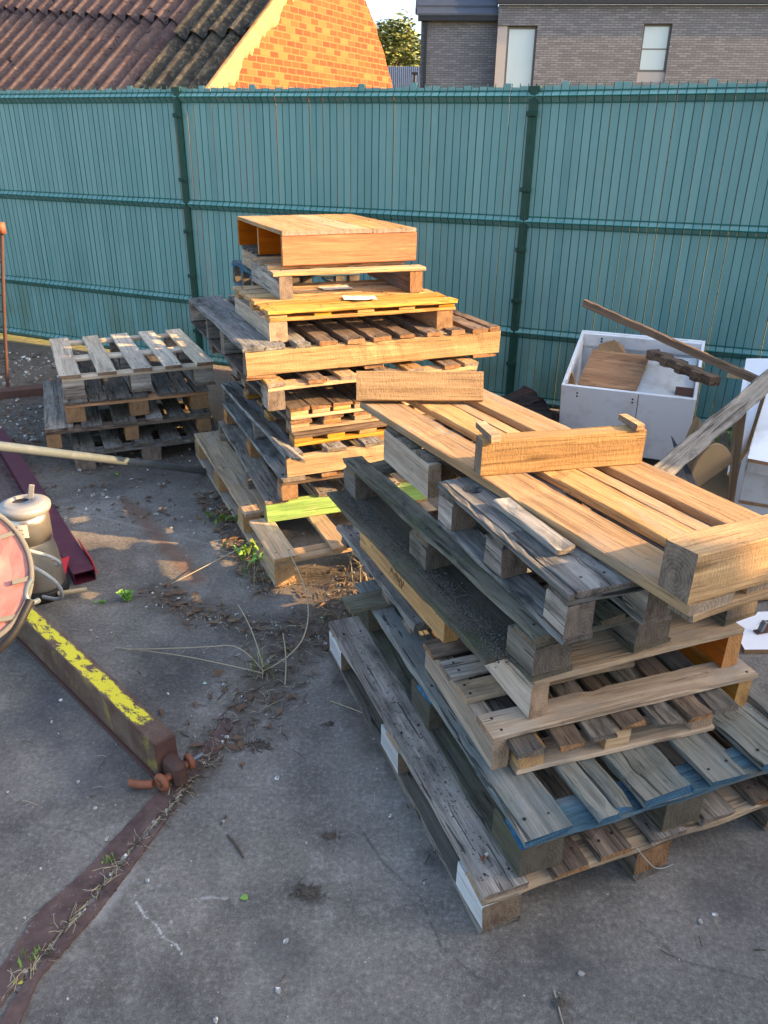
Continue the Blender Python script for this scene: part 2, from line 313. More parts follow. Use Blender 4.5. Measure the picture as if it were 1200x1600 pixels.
# grey remnant of a pallet behind
p = Pal('narrow grey pallet remnant sticking out at the back left of the nearest stack', (643, 1003), 0.282, 22, 'slate', group=g1)
p.box('deck_board', (0.0, 0.085), (-0.02, 0.80), (0.052, 0.074), 'slate', nails=nl(.82, (-.35, -.05, .3), .02), chips=.3, jit=.003)
p.box('deck_board', (0.42, 0.50), (0.0, 0.80), (0.052, 0.074), 'greydark', chips=.3)
for v in (0.02, 0.22, 0.42, 0.68): p.box('runner', (0.004, 0.5), (v, v+0.07), (0.02, 0.052), 'grey' if v < .6 else 'greydark', chips=.3)
p.box('bottom_board', (-0.14, 0.35), (0.235, 0.335), (0.0, 0.02), 'mossy', chips=.4, jit=.003)
# P3 pair
p = beampal('tan half pallet with two end beams straddling a smaller slatted one in the nearest stack',
    (767.5, 1204), 0.283, 19.5, 'tan', 0.86, 0.48, 0.104, 'v', (0, 1.0), 0.05, top=((-0.01, 0.085, 0.01),), group=g1, chips=.2, jit=.002, bkey='pale', keys=['pale', 'gold'])
p.box('deck_board', (-0.008, 0.55), (0.155, 0.235), (0.105, 0.125), 'tan', nails=[(-.26, .02), (-.26, -.02)], chips=.2)
p.box('deck_board', (-0.012, 0.80), (0.262, 0.345), (0.105, 0.125), 'grey', nails=[(-.37, .02), (-.37, -.02)], chips=.3)
p.box('deck_board', (-0.02, 0.82), (0.375, 0.455), (0.105, 0.125), 'brown', chips=.3)
p = Pal('low slatted pallet with three front blocks tucked between the beams of the tan half pallet', (807, 1212.5), 0.283, 17.5, 'tan', group=g1)
p.box('bottom_board', (0, 0.63), (0, 0.10), (0, 0.016), 'tan'); p.box('bottom_board', (0, 0.63), (0.34, 0.44), (0, 0.016), 'tan')
for u, k in ((0.005, 'new'), (0.27, 'new'), (0.55, 'pale')):
    for v in (0.004, 0.36): p.box('block', (u, u+0.075), (v, v+0.075), (0.016, 0.082), k, seg=2)
for i, u in enumerate((-0.015, 0.105, 0.205, 0.305, 0.405, 0.505, 0.60)):
    p.box('deck_board', (u, u+0.078), (-0.012+R.uniform(-.02, .01), 0.44), (0.083, 0.1015), 'brown' if i % 2 else 'greydark', chips=.4, jit=.003)
# P4
p = beampal('pale rough sawn beam pallet carrying the front of the dark mossy green pallet',
    (825, 1125), 0.409, 21.5, 'pale', 0.72, 0.335, 0.112, 'v', (0, 1.0), 0.055, top=((-0.004, 0.16, -0.006),), group=g1, keys=['pale', 'orange'], tkey='tan')
p.box('deck_board', (0.06, 0.68), (0.22, 0.30), (0.1125, 0.132), 'brown')
# P5
p = beampal('pallet with a clean orange side beam, behind the pale beam pallet',
    (692, 1006), 0.409, 23.5, 'orange', 0.60, 0.70, 0.092, 'v', (0, 0.5, 1.0), 0.055, top=((0.02, 0.12), (0.30, 0.40), (0.58, 0.68)), group=g1, tkey='brown', keys=['gold', 'brown', 'brown'])
p.box('runner', (0.07, 0.14), (-0.12, 0.69), (0.085, 0.130), 'orange', along='v', jit=.0015)
rs = random.Random(5)
for k in range(9):
    bxm_ = bmesh.new(); w__ = rs.uniform(.004, .009); h__ = rs.uniform(.018, .034)
    bmesh.ops.create_cube(bxm_, size=1, matrix=Matrix.Translation((-.0016, .30+k*.013, .048+rs.uniform(-.006, .006))) @ Matrix.Rotation(rs.uniform(-.5, .5), 4, 'X') @ Matrix.Diagonal((.001, .0022, h__, 1)))
    if k % 2: bmesh.ops.create_cube(bxm_, size=1, matrix=Matrix.Translation((-.0016, .305+k*.013, .048+rs.uniform(-.012, .012))) @ Matrix.Diagonal((.001, w__, .0022, 1)))
    link(mesh_of(bxm_, 'stamp_mark'), 'stamp_mark', p.e, None, None, (M['nail'],))
# P6
p = blockpal('dark mossy green block pallet with a dirt covered lower board, middle of the nearest stack',
    (830, 1067), 0.545, 24.5, 'mossy', 0.80, 1.34, 0.146, [(0, 0.085), (0.20, 0.28), (0.36, 0.44), (0.54, 0.62), (0.72, 0.80)],
    bu=0.125, bv=0.13, group=g1, chips=.5, jit=.003, bkey='greydark', skey='mossy', botkey='mud')
p.box('bottom_board', (-0.075, -0.004), (0.12, 1.33), (-0.001, 0.017), 'mud', chips=.3, jit=.004)
# P7
p = blockpal('grey block pallet with a round hole in its deck, right below the honey coloured pallet',
    (879, 1008), 0.692, 22.0, 'slate', 0.58, 0.73, 0.150, [(0.235, 0.33), (0.36, 0.43), (0.46, 0.58)],
    bu=0.09, bv=0.10, group=g1, chips=.5, jit=.0025, bkey='grey', skey='greydark', botkey='slate')
def holed_board(par, u, v, z, hole, key):
    bm = bmesh.new(); du, dv = (u[1]-u[0])/2, (v[1]-v[0])/2; hx, hy, hr = hole; N = 24
    out_ = []; inn = []
    for i in range(N):
        a = 2*pi*i/N; inn.append((hx+hr*cos(a)*(1+.06*sin(3*a)), hy+hr*sin(a)))
        dx, dy = cos(a), sin(a); t = min(((dv*(1 if dx > 0 else -1)-hx)/dx) if abs(dx) > 1e-6 else 9e9, ((du*(1 if dy > 0 else -1)-hy)/dy) if abs(dy) > 1e-6 else 9e9)
        out_.append((hx+dx*t, hy+dy*t))
    for cx, cy in ((dv, du), (dv, -du), (-dv, du), (-dv, -du)):
        k = min(range(N), key=lambda i: (out_[i][0]-cx)**2+(out_[i][1]-cy)**2); out_[k] = (cx, cy)
    T = (z[1]-z[0])/2; L4 = []
    for ring in (inn, out_):
        for zz in (T, -T): L4.append([bm.verts.new((x, y, zz)) for x, y in ring])
    it, ib, ot, ob = L4
    for i in range(N):
        j = (i+1) % N
        bm.faces.new((it[i], it[j], ot[j], ot[i])); bm.faces.new((ib[i], ob[i], ob[j], ib[j]))
        bm.faces.new((it[i], ib[i], ib[j], it[j])); bm.faces.new((ot[i], ot[j], ob[j], ob[i]))
    a, b = WOODS[key]
    return link(mesh_of(bm, 'deck_board'), 'deck_board', par.e, ((u[0]+u[1])/2, (v[0]+v[1])/2, (z[0]+z[1])/2), (0, 0, pi/2), (a, b))
p.box('deck_board', (-0.004, 0.019), (-0.005, 0.73), (0.1305, 0.150), 'slate', chips=.5, jit=.0025)
holed_board(p, (0.022, 0.2), (0.335, 0.735), (0.1305, 0.149), (0.105, 0.036, 0.033), 'slate')
p.box('deck_board', (0.022, 0.2), (0.0, 0.332), (0.1305, 0.1495), 'slate', chips=.4, nails=[(-.11, .04), (-.11, -.03), (.12, 0)])
q = board('short_slat', 'slate', 0.33, 0.055, 0.022, px(831, 820, 0.856), (0, 0, radians(113)), None, chips=.12, jit=.0015)
tag(q, 'short loose grey slat lying on the flat grey pallet beside the honey coloured boards', 'slat')
q = Pal('pallet with a pale grey side beam under the far end of the honey coloured pallet', (668, 780), 0.692, 23, 'pale', group=g1)
q.box('beam', (0, 0.05), (0, 0.40), (0, 0.128), 'pale', along='v'); q.box('beam', (0.5, 0.55), (0, 0.40), (0, 0.128), 'pale', along='v')
for v in (0.02, 0.16, 0.30): q.box('deck_board', (0.004, 0.55), (v, v+0.09), (0.1285, 0.149), 'greydark', chips=.5, jit=.003)
# P8 honey pallet, upside down: boards below, beams on top
zt = 0.845
o8 = px(1074, 964, zt)
p = Pal('honey coloured upside down pallet with three beams across, on top of the nearest stack', (o8.x, o8.y, zt), zt, 27.5, 'honey', group=g1)
def u8(q_): 
    d = Vector((q_.x-o8.x, q_.y-o8.y)); a = radians(27.5); return (d.x*cos(a)+d.y*sin(a), -d.x*sin(a)+d.y*cos(a))
for (u, v0, v1) in (((0, 0.15), 0, 1.73), ((0.205, 0.315), 0.01, 1.72), ((0.319, 0.375), 0.02, 1.71), ((0.425, 0.565), 0.0, 1.73)):
    p.box('deck_board', u, (v0, v1), (0, 0.028), 'honey', along='v', jit=0.0012, chips=.08)
p.box('end_batten', (0.02, 0.32), (-0.0, 0.075), (-0.024, -0.0005), 'sawnyellow', along='u')
def beam8(pa, yaw, L, wd, hh, roll=0):
    q_ = px(pa[0], pa[1], zt+0.028); u, v = u8(q_); a = radians(yaw)
    cx, cy = u+cos(a)*L/2-sin(a)*wd/2, v+sin(a)*L/2+cos(a)*wd/2
    o = board('beam', 'sawnyellow', L, wd, hh, (cx, cy, 0.0285+hh/2*cos(roll)+wd/2*sin(abs(roll))), (roll, 0, a), p.e, jit=0.0012, chips=.05)
    return o
beam8((1075, 946), -3.0, 0.66, 0.098, 0.128)
b2 = beam8((750, 745), -14.5, 0.56, 0.062, 0.118)
beam8((557, 630), -26.0, 0.51, 0.045, 0.118, roll=-.42)
for sx in (-0.245, 0.25):
    board('offcut', 'sawnyellow', 0.03 if sx < 0 else 0.028, 0.15 if sx < 0 else .12, 0.022, (sx, 0.02, 0.118/2+0.0115), (0, 0, .0), b2, seg=2)
# ================================================================== MIDDLE STACK (tall)
g2 = 'pallets piled in the tall middle stack'
def DK(Wd, n, bw, first=None): 
    r = reg(n, Wd, bw); 
    return r
blockpal('long pallet of new yellow wood at the very bottom of the middle stack',
    (430, 919), 0, 24, 'new', 1.05, 1.80, 0.150, [(0, 0.115, 0, 0.42), (0.28, 0.37, 0, 0.40), (0.56, 0.65, 0, 0.5), (0.0, 0.165, 0.50, 1.80), (0.40, 0.5, 0.5, 1.8), (0.7, 0.8, 0.5, 1.8)],
    bu=0.10, bv=0.13, nv=4, group=g2, chips=.12, jit=.0015, botkey='tan', dkeys=['new', 'new', 'new', 'tan', 'new', 'new'])
p = beampal('pallet with a neon green front beam and a grey left board in the middle stack',
    (417.5, 817.5), 0.151, 21.5, 'grey', 0.92, 1.28, 0.096, 'u', (0, 0.36, 1.0), 0.045, top=((0, 0.115), (0.26, 0.36), (0.42, 0.51), (0.60, 0.69), (0.80, 0.9)), tt=0.02, group=g2, keys=['green', 'grey', 'grey'], chips=.4, jit=.002)
blockpal('low brown block pallet above the green beam in the middle stack, orange front left block',
    (441, 783), 0.268, 23, 'brown', 0.82, 1.30, 0.115, [(0, 0.12), (0.2, 0.28), (0.36, 0.44), (0.54, 0.62), (0.72, 0.82)], bkey='ply', bu=0.085, bv=0.085, bottom=None, group=g2, dkeys=['slate', 'brown'], chips=.4)
p = beampal('pallet with a wide pale yellow sawn front beam, halfway up the lower middle stack',
    (449, 747), 0.384, 24, 'slate', 0.86, 1.33, 0.098, 'u', (0, 0.45, 1.0), 0.045, top=((0.0, 0.09), (0.2, 0.3), (0.4, 0.5), (0.6, 0.7)), group=g2, keys=['sawnyellow', 'slate', 'slate'], tkey='slate', chips=.3)
q = board('loose_board', 'slate', 1.30, 0.075, 0.016, px(403, 655, 0.515), (radians(24), 0, radians(115)), None, chips=.2, warp=.01)
tag(q, 'bluish grey loose board lying tilted along the left edge of the middle stack', 'board')
def thin(label, fl, z, yaw, Wd, D, deck_u, key, tkey, sp=5):
    p = Pal(label, fl, z, yaw, key, group=g2)
    for v in (0, 0.42, 0.84):
        if v+0.09 <= D: p.box('bottom_board', (0, Wd), (v, v+0.085), (0, 0.017), key, along='u', chips=.2)
    us = [i*(Wd-0.10)/(sp-1) for i in range(sp)]
    for u in us:
        for v in (0.002, 0.422, 0.842):
            if v+0.09 <= D: p.box('block', (u, u+0.09), (v, v+0.08), (0.017, 0.041), key, seg=2)
    if deck_u:
        for v in deck_u: p.box('deck_board', (0, Wd), v, (0.041, 0.058), tkey, along='u', chips=.2, jit=.0025)
    else:
        for u in us: p.box('deck_board', (u-0.005, u+0.10), (0, D), (0.041, 0.058), tkey, along='v', chips=.2, jit=.0025)
    return p
thin('thin pallet with a wide brown front slat, lowest of three in the middle stack', (461, 699), 0.502, 25, 0.78, 1.25, ((0, .13), (.3, .4), (.55, .65), (.8, .9), (1.1, 1.2)), 'gold', 'brown')
thin('thin pallet with grey brown slats, middle one of the three thin ones', (456, 676), 0.562, 25, 0.76, 1.20, None, 'honey', 'brown')
thin('thin pallet with close set broad dark planks, uppermost of the three thin ones', (455, 657), 0.622, 25, 0.76, 1.18, None, 'honey', 'brown', 7)
blockpal('block pallet with a pale end grain corner block, right under the biggest grey pallet',
    (420, 643), 0.684, 24.0, 'honey', 1.12, 1.30, 0.134, [(0, 0.09), (0.2, 0.29), (0.36, 0.45), (0.56, 0.65), (0.72, 0.81), (0.92, 1.01), (1.04, 1.12)], bu=0.088, bv=0.09, bkey='sawnyellow', left='grey', bottom=None, group=g2, dkeys=['honey', 'brown'], botkey='slate', chips=.25)
p = beampal('biggest grey pallet of the middle stack, jutting out with a rough split front beam',
    (385, 595), 0.820, 23.5, 'slate', 1.36, 1.42, 0.112, 'u', (0, 0.34, 0.62, 1.0), 0.05, top=((0, 0.20), (0.245, 0.32), (0.37, 0.46), (0.50, 0.60), (0.64, 0.74), (0.79, 0.87), (0.93, 1.02), (1.07, 1.15), (1.19, 1.28), (1.30, 1.36)), tt=0.024, bot=((0, .15), (.6, .7), (1.2, 1.34)), group=g2, keys=['sawnyellow', 'slate', 'slate', 'grey'], chips=.6, jit=.003, tkey='brown')
for ch_ in p.e.children:
    if ch_.name.startswith('deck_board') and (ch_.location.x < .3): ch_.data.materials.clear(); [ch_.data.materials.append(m) for m in (*WOODS['slate'], M['nail'])]
# T3
z3 = 0.958
p = beampal('dark end beam pallet carrying the yellow slatted one in the middle stack', (422, 537), z3, 22.5, 'tan', 0.97, 0.76, 0.098, 'v', (0, 1.0), 0.09, group=g2, keys=['pale', 'ply'])
p = Pal('bright yellow lit slatted pallet with small spacer blocks, paper labels lying on it', (422, 504), z3+0.099, 22.5, 'gold', group=g2)
for v in (0, 0.33, 0.67): p.box('bottom_board', (0, 0.98), (v, v+0.09), (0, 0.016), 'gold', along='u')
for v in (0.004, 0.335, 0.675):
    for i in range(5): u = i*0.222; p.box('block', (u, u+0.085), (v, v+0.08), (0.016, 0.036), 'gold', seg=2)
for i, v in enumerate((-0.01, 0.13, 0.26, 0.39, 0.52, 0.66)): p.box('deck_board', (-0.01, 0.99-0.005*i), (v, v+0.105), (0.036, 0.053), 'gold' if i < 3 else 'new', along='u', chips=.25, jit=.002, nails=nl(1.0, (-.45, -.22, 0, .22, .45), .02))
for (x, y, a, lb) in ((524, 451, .4, 'creased white shipping paper lying at the back of the yellow slatted pallet'), (562, 467, .15, 'small white paper sheet stuck near the front edge of the yellow slatted pallet')):
    bm = bmesh.new(); nx = 6
    for i in range(nx+1):
        for j in range(nx+1): bm.verts.new((-.085+.17*i/nx, -.06+.12*j/nx, .004*mnoise.noise((i*.7, j*.9, x))+.006))
    bm.verts.ensure_lookup_table()
    for i in range(nx):
        for j in range(nx): bm.faces.new([bm.verts[k] for k in (i*(nx+1)+j, (i+1)*(nx+1)+j, (i+1)*(nx+1)+j+1, i*(nx+1)+j+1)])
    o = link(mesh_of(bm, 'paper_sheet'), 'paper_sheet', None, px(x, y, z3+0.153), (0, 0, a), (M['paper'],)); tag(o, lb, 'paper')
# T2
z2 = z3+0.153
p = beampal('open beam pallet with a thin front board, second from the top of the middle stack', (438, 468.5), z2, 21.5, 'tan', 0.78, 0.66, 0.112, 'v', (0, 1.0), 0.07, top=((-0.005, 0.09, 0.03), (0.25, 0.33), (0.42, 0.50), (0.57, 0.65)), group=g2, keys=['grey', 'brown'], tkey='honey')
for ch_ in p.e.children: pass
# small ones behind
p = Pal('short tan beam and slat piece showing behind the open beam pallet', (403, 430), z2+0.02, 20, 'tan', group=g2)
p.box('beam', (0, 0.05), (0, 0.50), (0, 0.10), 'tan', along='v'); p.box('beam', (0.5, 0.55), (0, 0.50), (0, 0.10), 'tan', along='v')
for v in (0.0, 0.14, 0.28, 0.42): p.box('deck_board', (0, 0.55), (v, v+0.07), (0.1005, 0.118), 'greydark', chips=.3)
p = blockpal('blue grey painted block pallet showing at the back left of the middle stack', (397, 466), z3-0.0, 22, 'blue', 0.7, 0.62, 0.15, [(0, 0.09), (0.3, 0.4), (0.6, 0.7)], bu=.07, bv=.07, bottom='v', bkey='greydark', group=g2)
# T1
p = beampal('orange box like pallet with a solid front beam on top of the middle stack', (442.7, 416), z2+0.134, 23.0, 'orange', 0.76, 1.02, 0.150, 'u', (0, 0.5, 1.0), 0.028, top=(), group=g2, jit=.001)
for (a, b) in ((0, .335), (.338, .50), (.503, .665), (.668, .757)): p.box('deck_board', (a, b), (-0.004, 1.022), (0.1505, 0.172), 'honey', along='v', jit=.001, nails=nl(1.02, (-.48, 0, .48), .03))
# ================================================================== LEFT STACK
g3 = 'pallets piled in the low left stack'
blockpal('lowest pallet of the low left stack, grey slats on grey blocks on the ground', (120, 736), 0, 24, 'greydark', 0.92, 0.82, 0.126, [(0, 0.13), (0.18, 0.29), (0.35, 0.48), (0.53, 0.65), (0.7, 0.8), (0.83, 0.92)], bkey='grey', bu=.12, bv=.12, group=g3, chips=.3, bottom=None)
blockpal('second lowest pallet of the low left stack, wide dusty left board and reddish blocks', (75, 702), 0.127, 22.5, 'greydark', 1.0, 1.15, 0.125, [(0, 0.16), (0.21, 0.33), (0.40, 0.54), (0.60, 0.70), (0.74, 0.84), (0.88, 1.0)], bkey='ply', skey='brown', bu=.09, bv=.12, group=g3, chips=.3, bottom=None, dkeys=['grey', 'greydark', 'greydark'])
blockpal('dark closely boarded pallet right under the pale slatted one of the low left stack', (105, 661), 0.253, 23, 'greydark', 0.88, 1.12, 0.130, [(0, 0.14), (0.145, 0.25), (0.26, 0.40), (0.41, 0.50), (0.56, 0.68), (0.69, 0.78), (0.79, 0.88)], bkey='ply', skey='ply', bu=.12, bv=.12, group=g3, chips=.3, bottom=None)
blockpal('pale pallet with five widely spaced slats on top of the low left stack', (102, 625), 0.384, 25, 'tan', 0.93, 1.10, 0.152, [(-0.01, 0.115), (0.215, 0.325), (0.42, 0.54), (0.62, 0.73), (0.82, 0.935)], dkeys=['paleslat'], bkey='grey', skey='paleslat', bu=.13, bv=.12, group=g3, chips=.2, bottom='v', botkey='grey')
# ================================================================== FENCE
def mat_slat():
    n = NT('green_slat_plastic'); tc = n.co('Object', False)
    sx = n.n('ShaderNodeSeparateXYZ'); n.put(sx.inputs[0], tc)
    u = n.math('FRACT', n.math('MULTIPLY', sx.outputs[0], 1/0.05625)); 
    idn = n.n('ShaderNodeTexWhiteNoise', noise_dimensions='1D'); n.put(idn.inputs['W'], n.math('FLOOR', n.math('MULTIPLY', n.math('SUBTRACT', sx.outputs[0], .008), 1/0.05625)))
    rib = n.math('SINE', n.math('MULTIPLY', u, 2*pi*7))
    base = n.mix(idn.outputs[0], (0.125, 0.285, 0.275), (0.17, 0.345, 0.325))
    d = n.ramp(n.noise(n.scale(tc, (7, 1, 1.4)), 1.6, 6, 0.65), 0.45, 0.75)
    col = n.mix(n.math('MULTIPLY', d, 0.5), base, (0.20, 0.34, 0.32)); col = n.mix(n.math('MULTIPLY', n.ramp(n.noise(n.scale(tc, (1, 1, .35)), 2.2, 5, .65), .5, .7), .35), col, (0.07, 0.17, 0.16))
    low = n.math('MULTIPLY', n.ramp(sx.outputs[2], 0.75, 0.25), n.ramp(n.noise(n.scale(tc, (3, 1, 1)), 1.5, 5, 0.7), 0.42, 0.6))
    col = n.mix(n.math('MULTIPLY', low, 0.55), col, (0.12, 0.17, 0.09))
    st = n.ramp(n.noise(n.scale(tc, (60, 1, 2.0)), 1.0, 3, 0.6), 0.66, 0.74); col = n.mix(n.math('MULTIPLY', st, .35), col, (0.25, 0.38, 0.35))
    return n.fin(col, 0.42, 0, n.bump(rib, 0.35, 0.0012), 0.35)
M['slat'] = mat_slat()
M['fgreen'] = simple('green_coated_steel', (0.012, 0.13, 0.105), 0.4, 0.1, (0.04, 0.19, 0.16), 12, 0.5, 0.1)
M['fwire'] = simple('green_wire', (0.008, 0.075, 0.065), 0.45, 0.1)
M['fdark'] = simple('dark_green_post', (0.010, 0.055, 0.040), 0.4, 0.1, (0.04, 0.07, 0.05), 10, 0.6, 0.1)
FZ = (2.135, 1.352, 0.572)
def vfold(z):     # forward offset of the V fold profile
    o = 0
    for f in FZ+(0.055,):
        d = abs(z-f)
        if d < 0.033: o = max(o, 0.036*(1-d/0.033))
    return o
def cyl_between(bm, a, b, r, n=6, mi=0):
    a, b = Vector(a), Vector(b); d = (b-a); L = d.length
    if L < 1e-6: return
    q = d.to_track_quat('Z', 'Y').to_matrix(); va = []; vb = []
    for i in range(n):
        o = q @ Vector((r*cos(2*pi*i/n), r*sin(2*pi*i/n), 0)); va.append(bm.verts.new(a+o)); vb.append(bm.verts.new(b+o))
    for i in range(n):
        f = bm.faces.new((va[i], va[(i+1) % n], vb[(i+1) % n], vb[i])); f.material_index = mi
    for r_ in (va, vb):
        f = bm.faces.new(r_); f.material_index = mi
def panel(a, b, label, dz=(0, 0), zb=0.015, ztop=2.196):
    """local X from a to b, -Y towards the yard"""
    a, b = Vector((a[0], a[1], 0)), Vector((b[0], b[1], 0)); d = b-a; L = d.length; ang = math.atan2(d.y, d.x)
    e = empty('slatted_fence', (a.x, a.y, dz[0]), (0, -math.atan2(dz[1]-dz[0], L), ang), label, 'fence panel', 'green slatted fence panels')
    pitch = 0.0555; n = int(L/pitch); pitch = (L-0.016)/n; x0 = (L-n*pitch)/2
    zs = [zb]
    for f in sorted(FZ+(0.055,)): zs += [f-0.033, f, f+0.033]
    zs += [ztop]; zs = sorted(set(z for z in zs if zb <= z <= ztop))
    bm = bmesh.new()
    for i in range(n):
        w0, w1 = x0+i*pitch+0.0034+R.uniform(-.0012, .0014), x0+(i+1)*pitch-0.0034+R.uniform(-.0014, .0012)
        top = ztop+R.uniform(-.006, .007)+(0.022 if R.random() < .06 else 0); lean = R.uniform(-.0015, .0015)
        rows = []
        for z in zs:
            zz = top if z == ztop else z
            y = -vfold(z); xs = lean*(z-1.1)
            rows.append([bm.verts.new((w0+xs, y, zz)), bm.verts.new((w0+xs, y-.0035, zz)), bm.verts.new((w1+xs, y-.0035, zz)), bm.verts.new((w1+xs, y, zz))])
        for r0, r1 in zip(rows, rows[1:]):
            for k in range(4): bm.faces.new((r0[k], r0[(k+1) % 4], r1[(k+1) % 4], r1[k]))
        bm.faces.new(rows[0]); bm.faces.new(rows[-1])
    s = link(mesh_of(bm, 'privacy_slats'), 'privacy_slats', e, (0, 0, 0), None, (M['slat'],))
    bm = bmesh.new()
    for i in range(n+1):
        x = x0+i*pitch
        pts = [(x, -vfold(z)-.0012, z) for z in zs]; pts[-1] = (x, .0035, ztop+0.018)
        for p0, p1 in zip(pts, pts[1:]): cyl_between(bm, p0, p1, 0.0034, 5)
    for f in FZ+(0.055,):
        cyl_between(bm, (0.02, -.043, f+.002), (L-.02, -.043, f+.002), 0.0042, 6, 1)
        for dzz in (-.036, .036): cyl_between(bm, (0.02, -.0085, f+dzz), (L-.02, -.0085, f+dzz), 0.0036, 5, 1)
    for z in (0.95, 1.75, 1.15, 1.56, 1.9, 0.8, 0.37, 0.23): cyl_between(bm, (0.02, .002, z), (L-.02, .002, z), 0.0025, 4)
    link(mesh_of(bm, 'wire_mesh'), 'wire_mesh', e, (0, 0, 0), None, (M['fwire'], M['fgreen']))
    return e
def post(p, ang, label, ht=2.17):
    e = empty('fence_post', (p[0], p[1], 0), ang, label, 'fence post', 'green fence posts')
    bm = bmesh.new(); w_, d_ = 0.030, 0.022
    vs_ = [(-w_, -d_), (-w_*.4, -d_-.008), (w_*.4, -d_-.008), (w_, -d_), (w_, d_), (-w_, d_)]
    a = [bm.verts.new((x, y, -0.1)) for x, y in vs_]; b = [bm.verts.new((x, y, ht)) for x, y in vs_]
    for i in range(6): bm.faces.new((a[i], a[(i+1) % 6], b[(i+1) % 6], b[i]))
    bm.faces.new(a); bm.faces.new(b)
    link(mesh_of(bm, 'post_tube'), 'post_tube', e, (0, 0.0, 0), None, (M['fdark'],))
    bm = bmesh.new()
    for s in (-1, 1): bmesh.ops.create_cube(bm, size=1, matrix=Matrix.Translation((0, s*.0, ht+.01)) @ Matrix.Diagonal((.075, .056, .03, 1))) if s == 1 else None
    link(mesh_of(bm, 'post_cap'), 'post_cap', e, None, None, (M['fdark'],))
    for z in (2.03, 1.56, 1.16, 0.80, 0.33):
        bm = bmesh.new(); bmesh.ops.create_cube(bm, size=1, matrix=Matrix.Diagonal((.078, .014, .03, 1)))
        bmesh.ops.bevel(bm, geom=bm.edges[:], offset=.003, segments=1, affect='EDGES')
        cyl_between(bm, (0, -.006, 0), (0, -.016, 0), .007, 6)
        link(mesh_of(bm, 'clamp'), 'clamp', e, (0, -.037, z), None, (M['fdark'],))
    return e
PA, PB = Vector((-1.665, 6.86)), Vector((0.972, 5.836))
dAB = (PB-PA).normalized(); dL = Vector((cos(radians(-24.4)), sin(radians(-24.4)))); dR = Vector((cos(radians(-22.6)), sin(radians(-22.6))))
P0 = PA-dL*2.83; PM = P0-dL*2.83; PC = PB+dR*2.83; PD = PC+dR*2.83; PE = PD+dR*2.83
panel(PM, P0, 'green slatted fence panel beyond the rusty rung frame at the far left', (.05, .04))
panel(P0, PA, 'green slatted fence panel behind the low left stack, algae stained near its foot', (.04, .02))
panel(PA, PB, 'green slatted fence panel between the two visible posts, a few slats standing taller', (.02, -.004))
panel(PB, PC, 'green slatted fence panel behind the white cabinets on the right', (-.004, 0))
panel(PC, PD, 'green slatted fence panel continuing past the right edge of the view'); panel(PD, PE, 'last green slatted fence panel far off to the right')
yv = (PB-PA); aa = math.atan2(yv.y, yv.x)
post(PA+Vector((0, 0)), aa, 'dark green clamped fence post left of the tall middle stack', 2.20)
post(PB, aa, 'dark green clamped fence post in the gap left of the white cabinet', 2.17)
post(P0, aa, 'dark green fence post beyond the rusty rung frame'); post(PC, aa, 'dark green fence post to the right of the cabinets'); post(PD, aa, 'dark green fence post far to the right')
# ================================================================== CLUTTER ON THE RIGHT
def slab(name, pts, T, mats, parent=None, label=None, cat=None, group=None):
    """flat sheet from 3D corner points (planar-ish), thickness T along its normal; side faces slot 1"""
    P_ = [Vector(p) for p in pts]; n = (P_[1]-P_[0]).cross(P_[2]-P_[0]).normalized(); c = sum(P_, Vector())/len(P_)
    xax = (P_[1]-P_[0]).normalized(); yax = n.cross(xax); Mx = Matrix((xax, yax, n)).transposed().to_4x4(); Mx.translation = c; inv = Mx.inverted()
    bm = bmesh.new(); a = [bm.verts.new(inv @ p) for p in P_]; b = [bm.verts.new((inv @ p)-Vector((0, 0, T))) for p in P_]
    bm.faces.new(a); bm.faces.new(b[::-1])
    for i in range(len(a)):
        f = bm.faces.new((a[i], b[i], b[(i+1) % len(a)], a[(i+1) % len(a)])); f.material_index = 1 if len(mats) > 1 else 0
    o = link(mesh_of(bm, name), name, None, None, None, mats)
    if parent: o.parent = parent; o.matrix_parent_inverse = Matrix()
    o.matrix_local = Mx
    if cat: tag(o, label, cat, group)
    return o
def bxm(name, size, loc, rot, mats, parent=None, bev=0.002, seg=1):
    bm = bmesh.new(); bmesh.ops.create_cube(bm, size=1, matrix=Matrix.Diagonal((*size, 1)))
    if bev: bmesh.ops.bevel(bm, geom=bm.edges[:], offset=bev, segments=seg, affect='EDGES')
    return link(mesh_of(bm, name), name, parent, loc, rot, mats)
def dots(par, pts, nm='screw_hole', r=0.006, face='y'):
    for (x, y, z) in pts:
        bm = bmesh.new(); cyl_between(bm, (x, y, z), (x, y-0.0016, z), r, 8); link(mesh_of(bm, nm), nm, par, (0, 0, 0), None, (M['black'],))
# cabinet one, lying on its back, open side up
W1, D1, H1, T1_ = 0.785, 0.70, 0.47, 0.020
e = empty('cabinet', (1.085, 4.63, 0.50), (radians(17.5), 0, radians(-21.5)), 'white laminate cabinet box with its open side up, full of boards, leaning by the fence', 'cabinet')
def pn(nm, u, v, z, mats, par=e): return bxm(nm, (u[1]-u[0], v[1]-v[0], z[1]-z[0]), ((u[0]+u[1])/2, (v[0]+v[1])/2, (z[0]+z[1])/2), None, mats, par)
pn('front_panel', (0, W1), (0, T1_), (-H1, 0), (M['lam'],)); pn('back_panel', (T1_, W1-T1_), (D1-T1_, D1), (-H1, 0), (M['lam'],))
pn('side_panel', (0.0, T1_), (T1_+.001, D1), (-H1, -0.001), (M['lam'],)); pn('side_panel', (W1-T1_, W1), (T1_+.001, D1), (-H1, -0.001), (M['lam'],))
pn('floor_panel', (T1_+.001, W1-T1_-.001), (T1_+.001, D1-T1_-.001), (-H1, -H1+.018), (M['lamdirty'],))
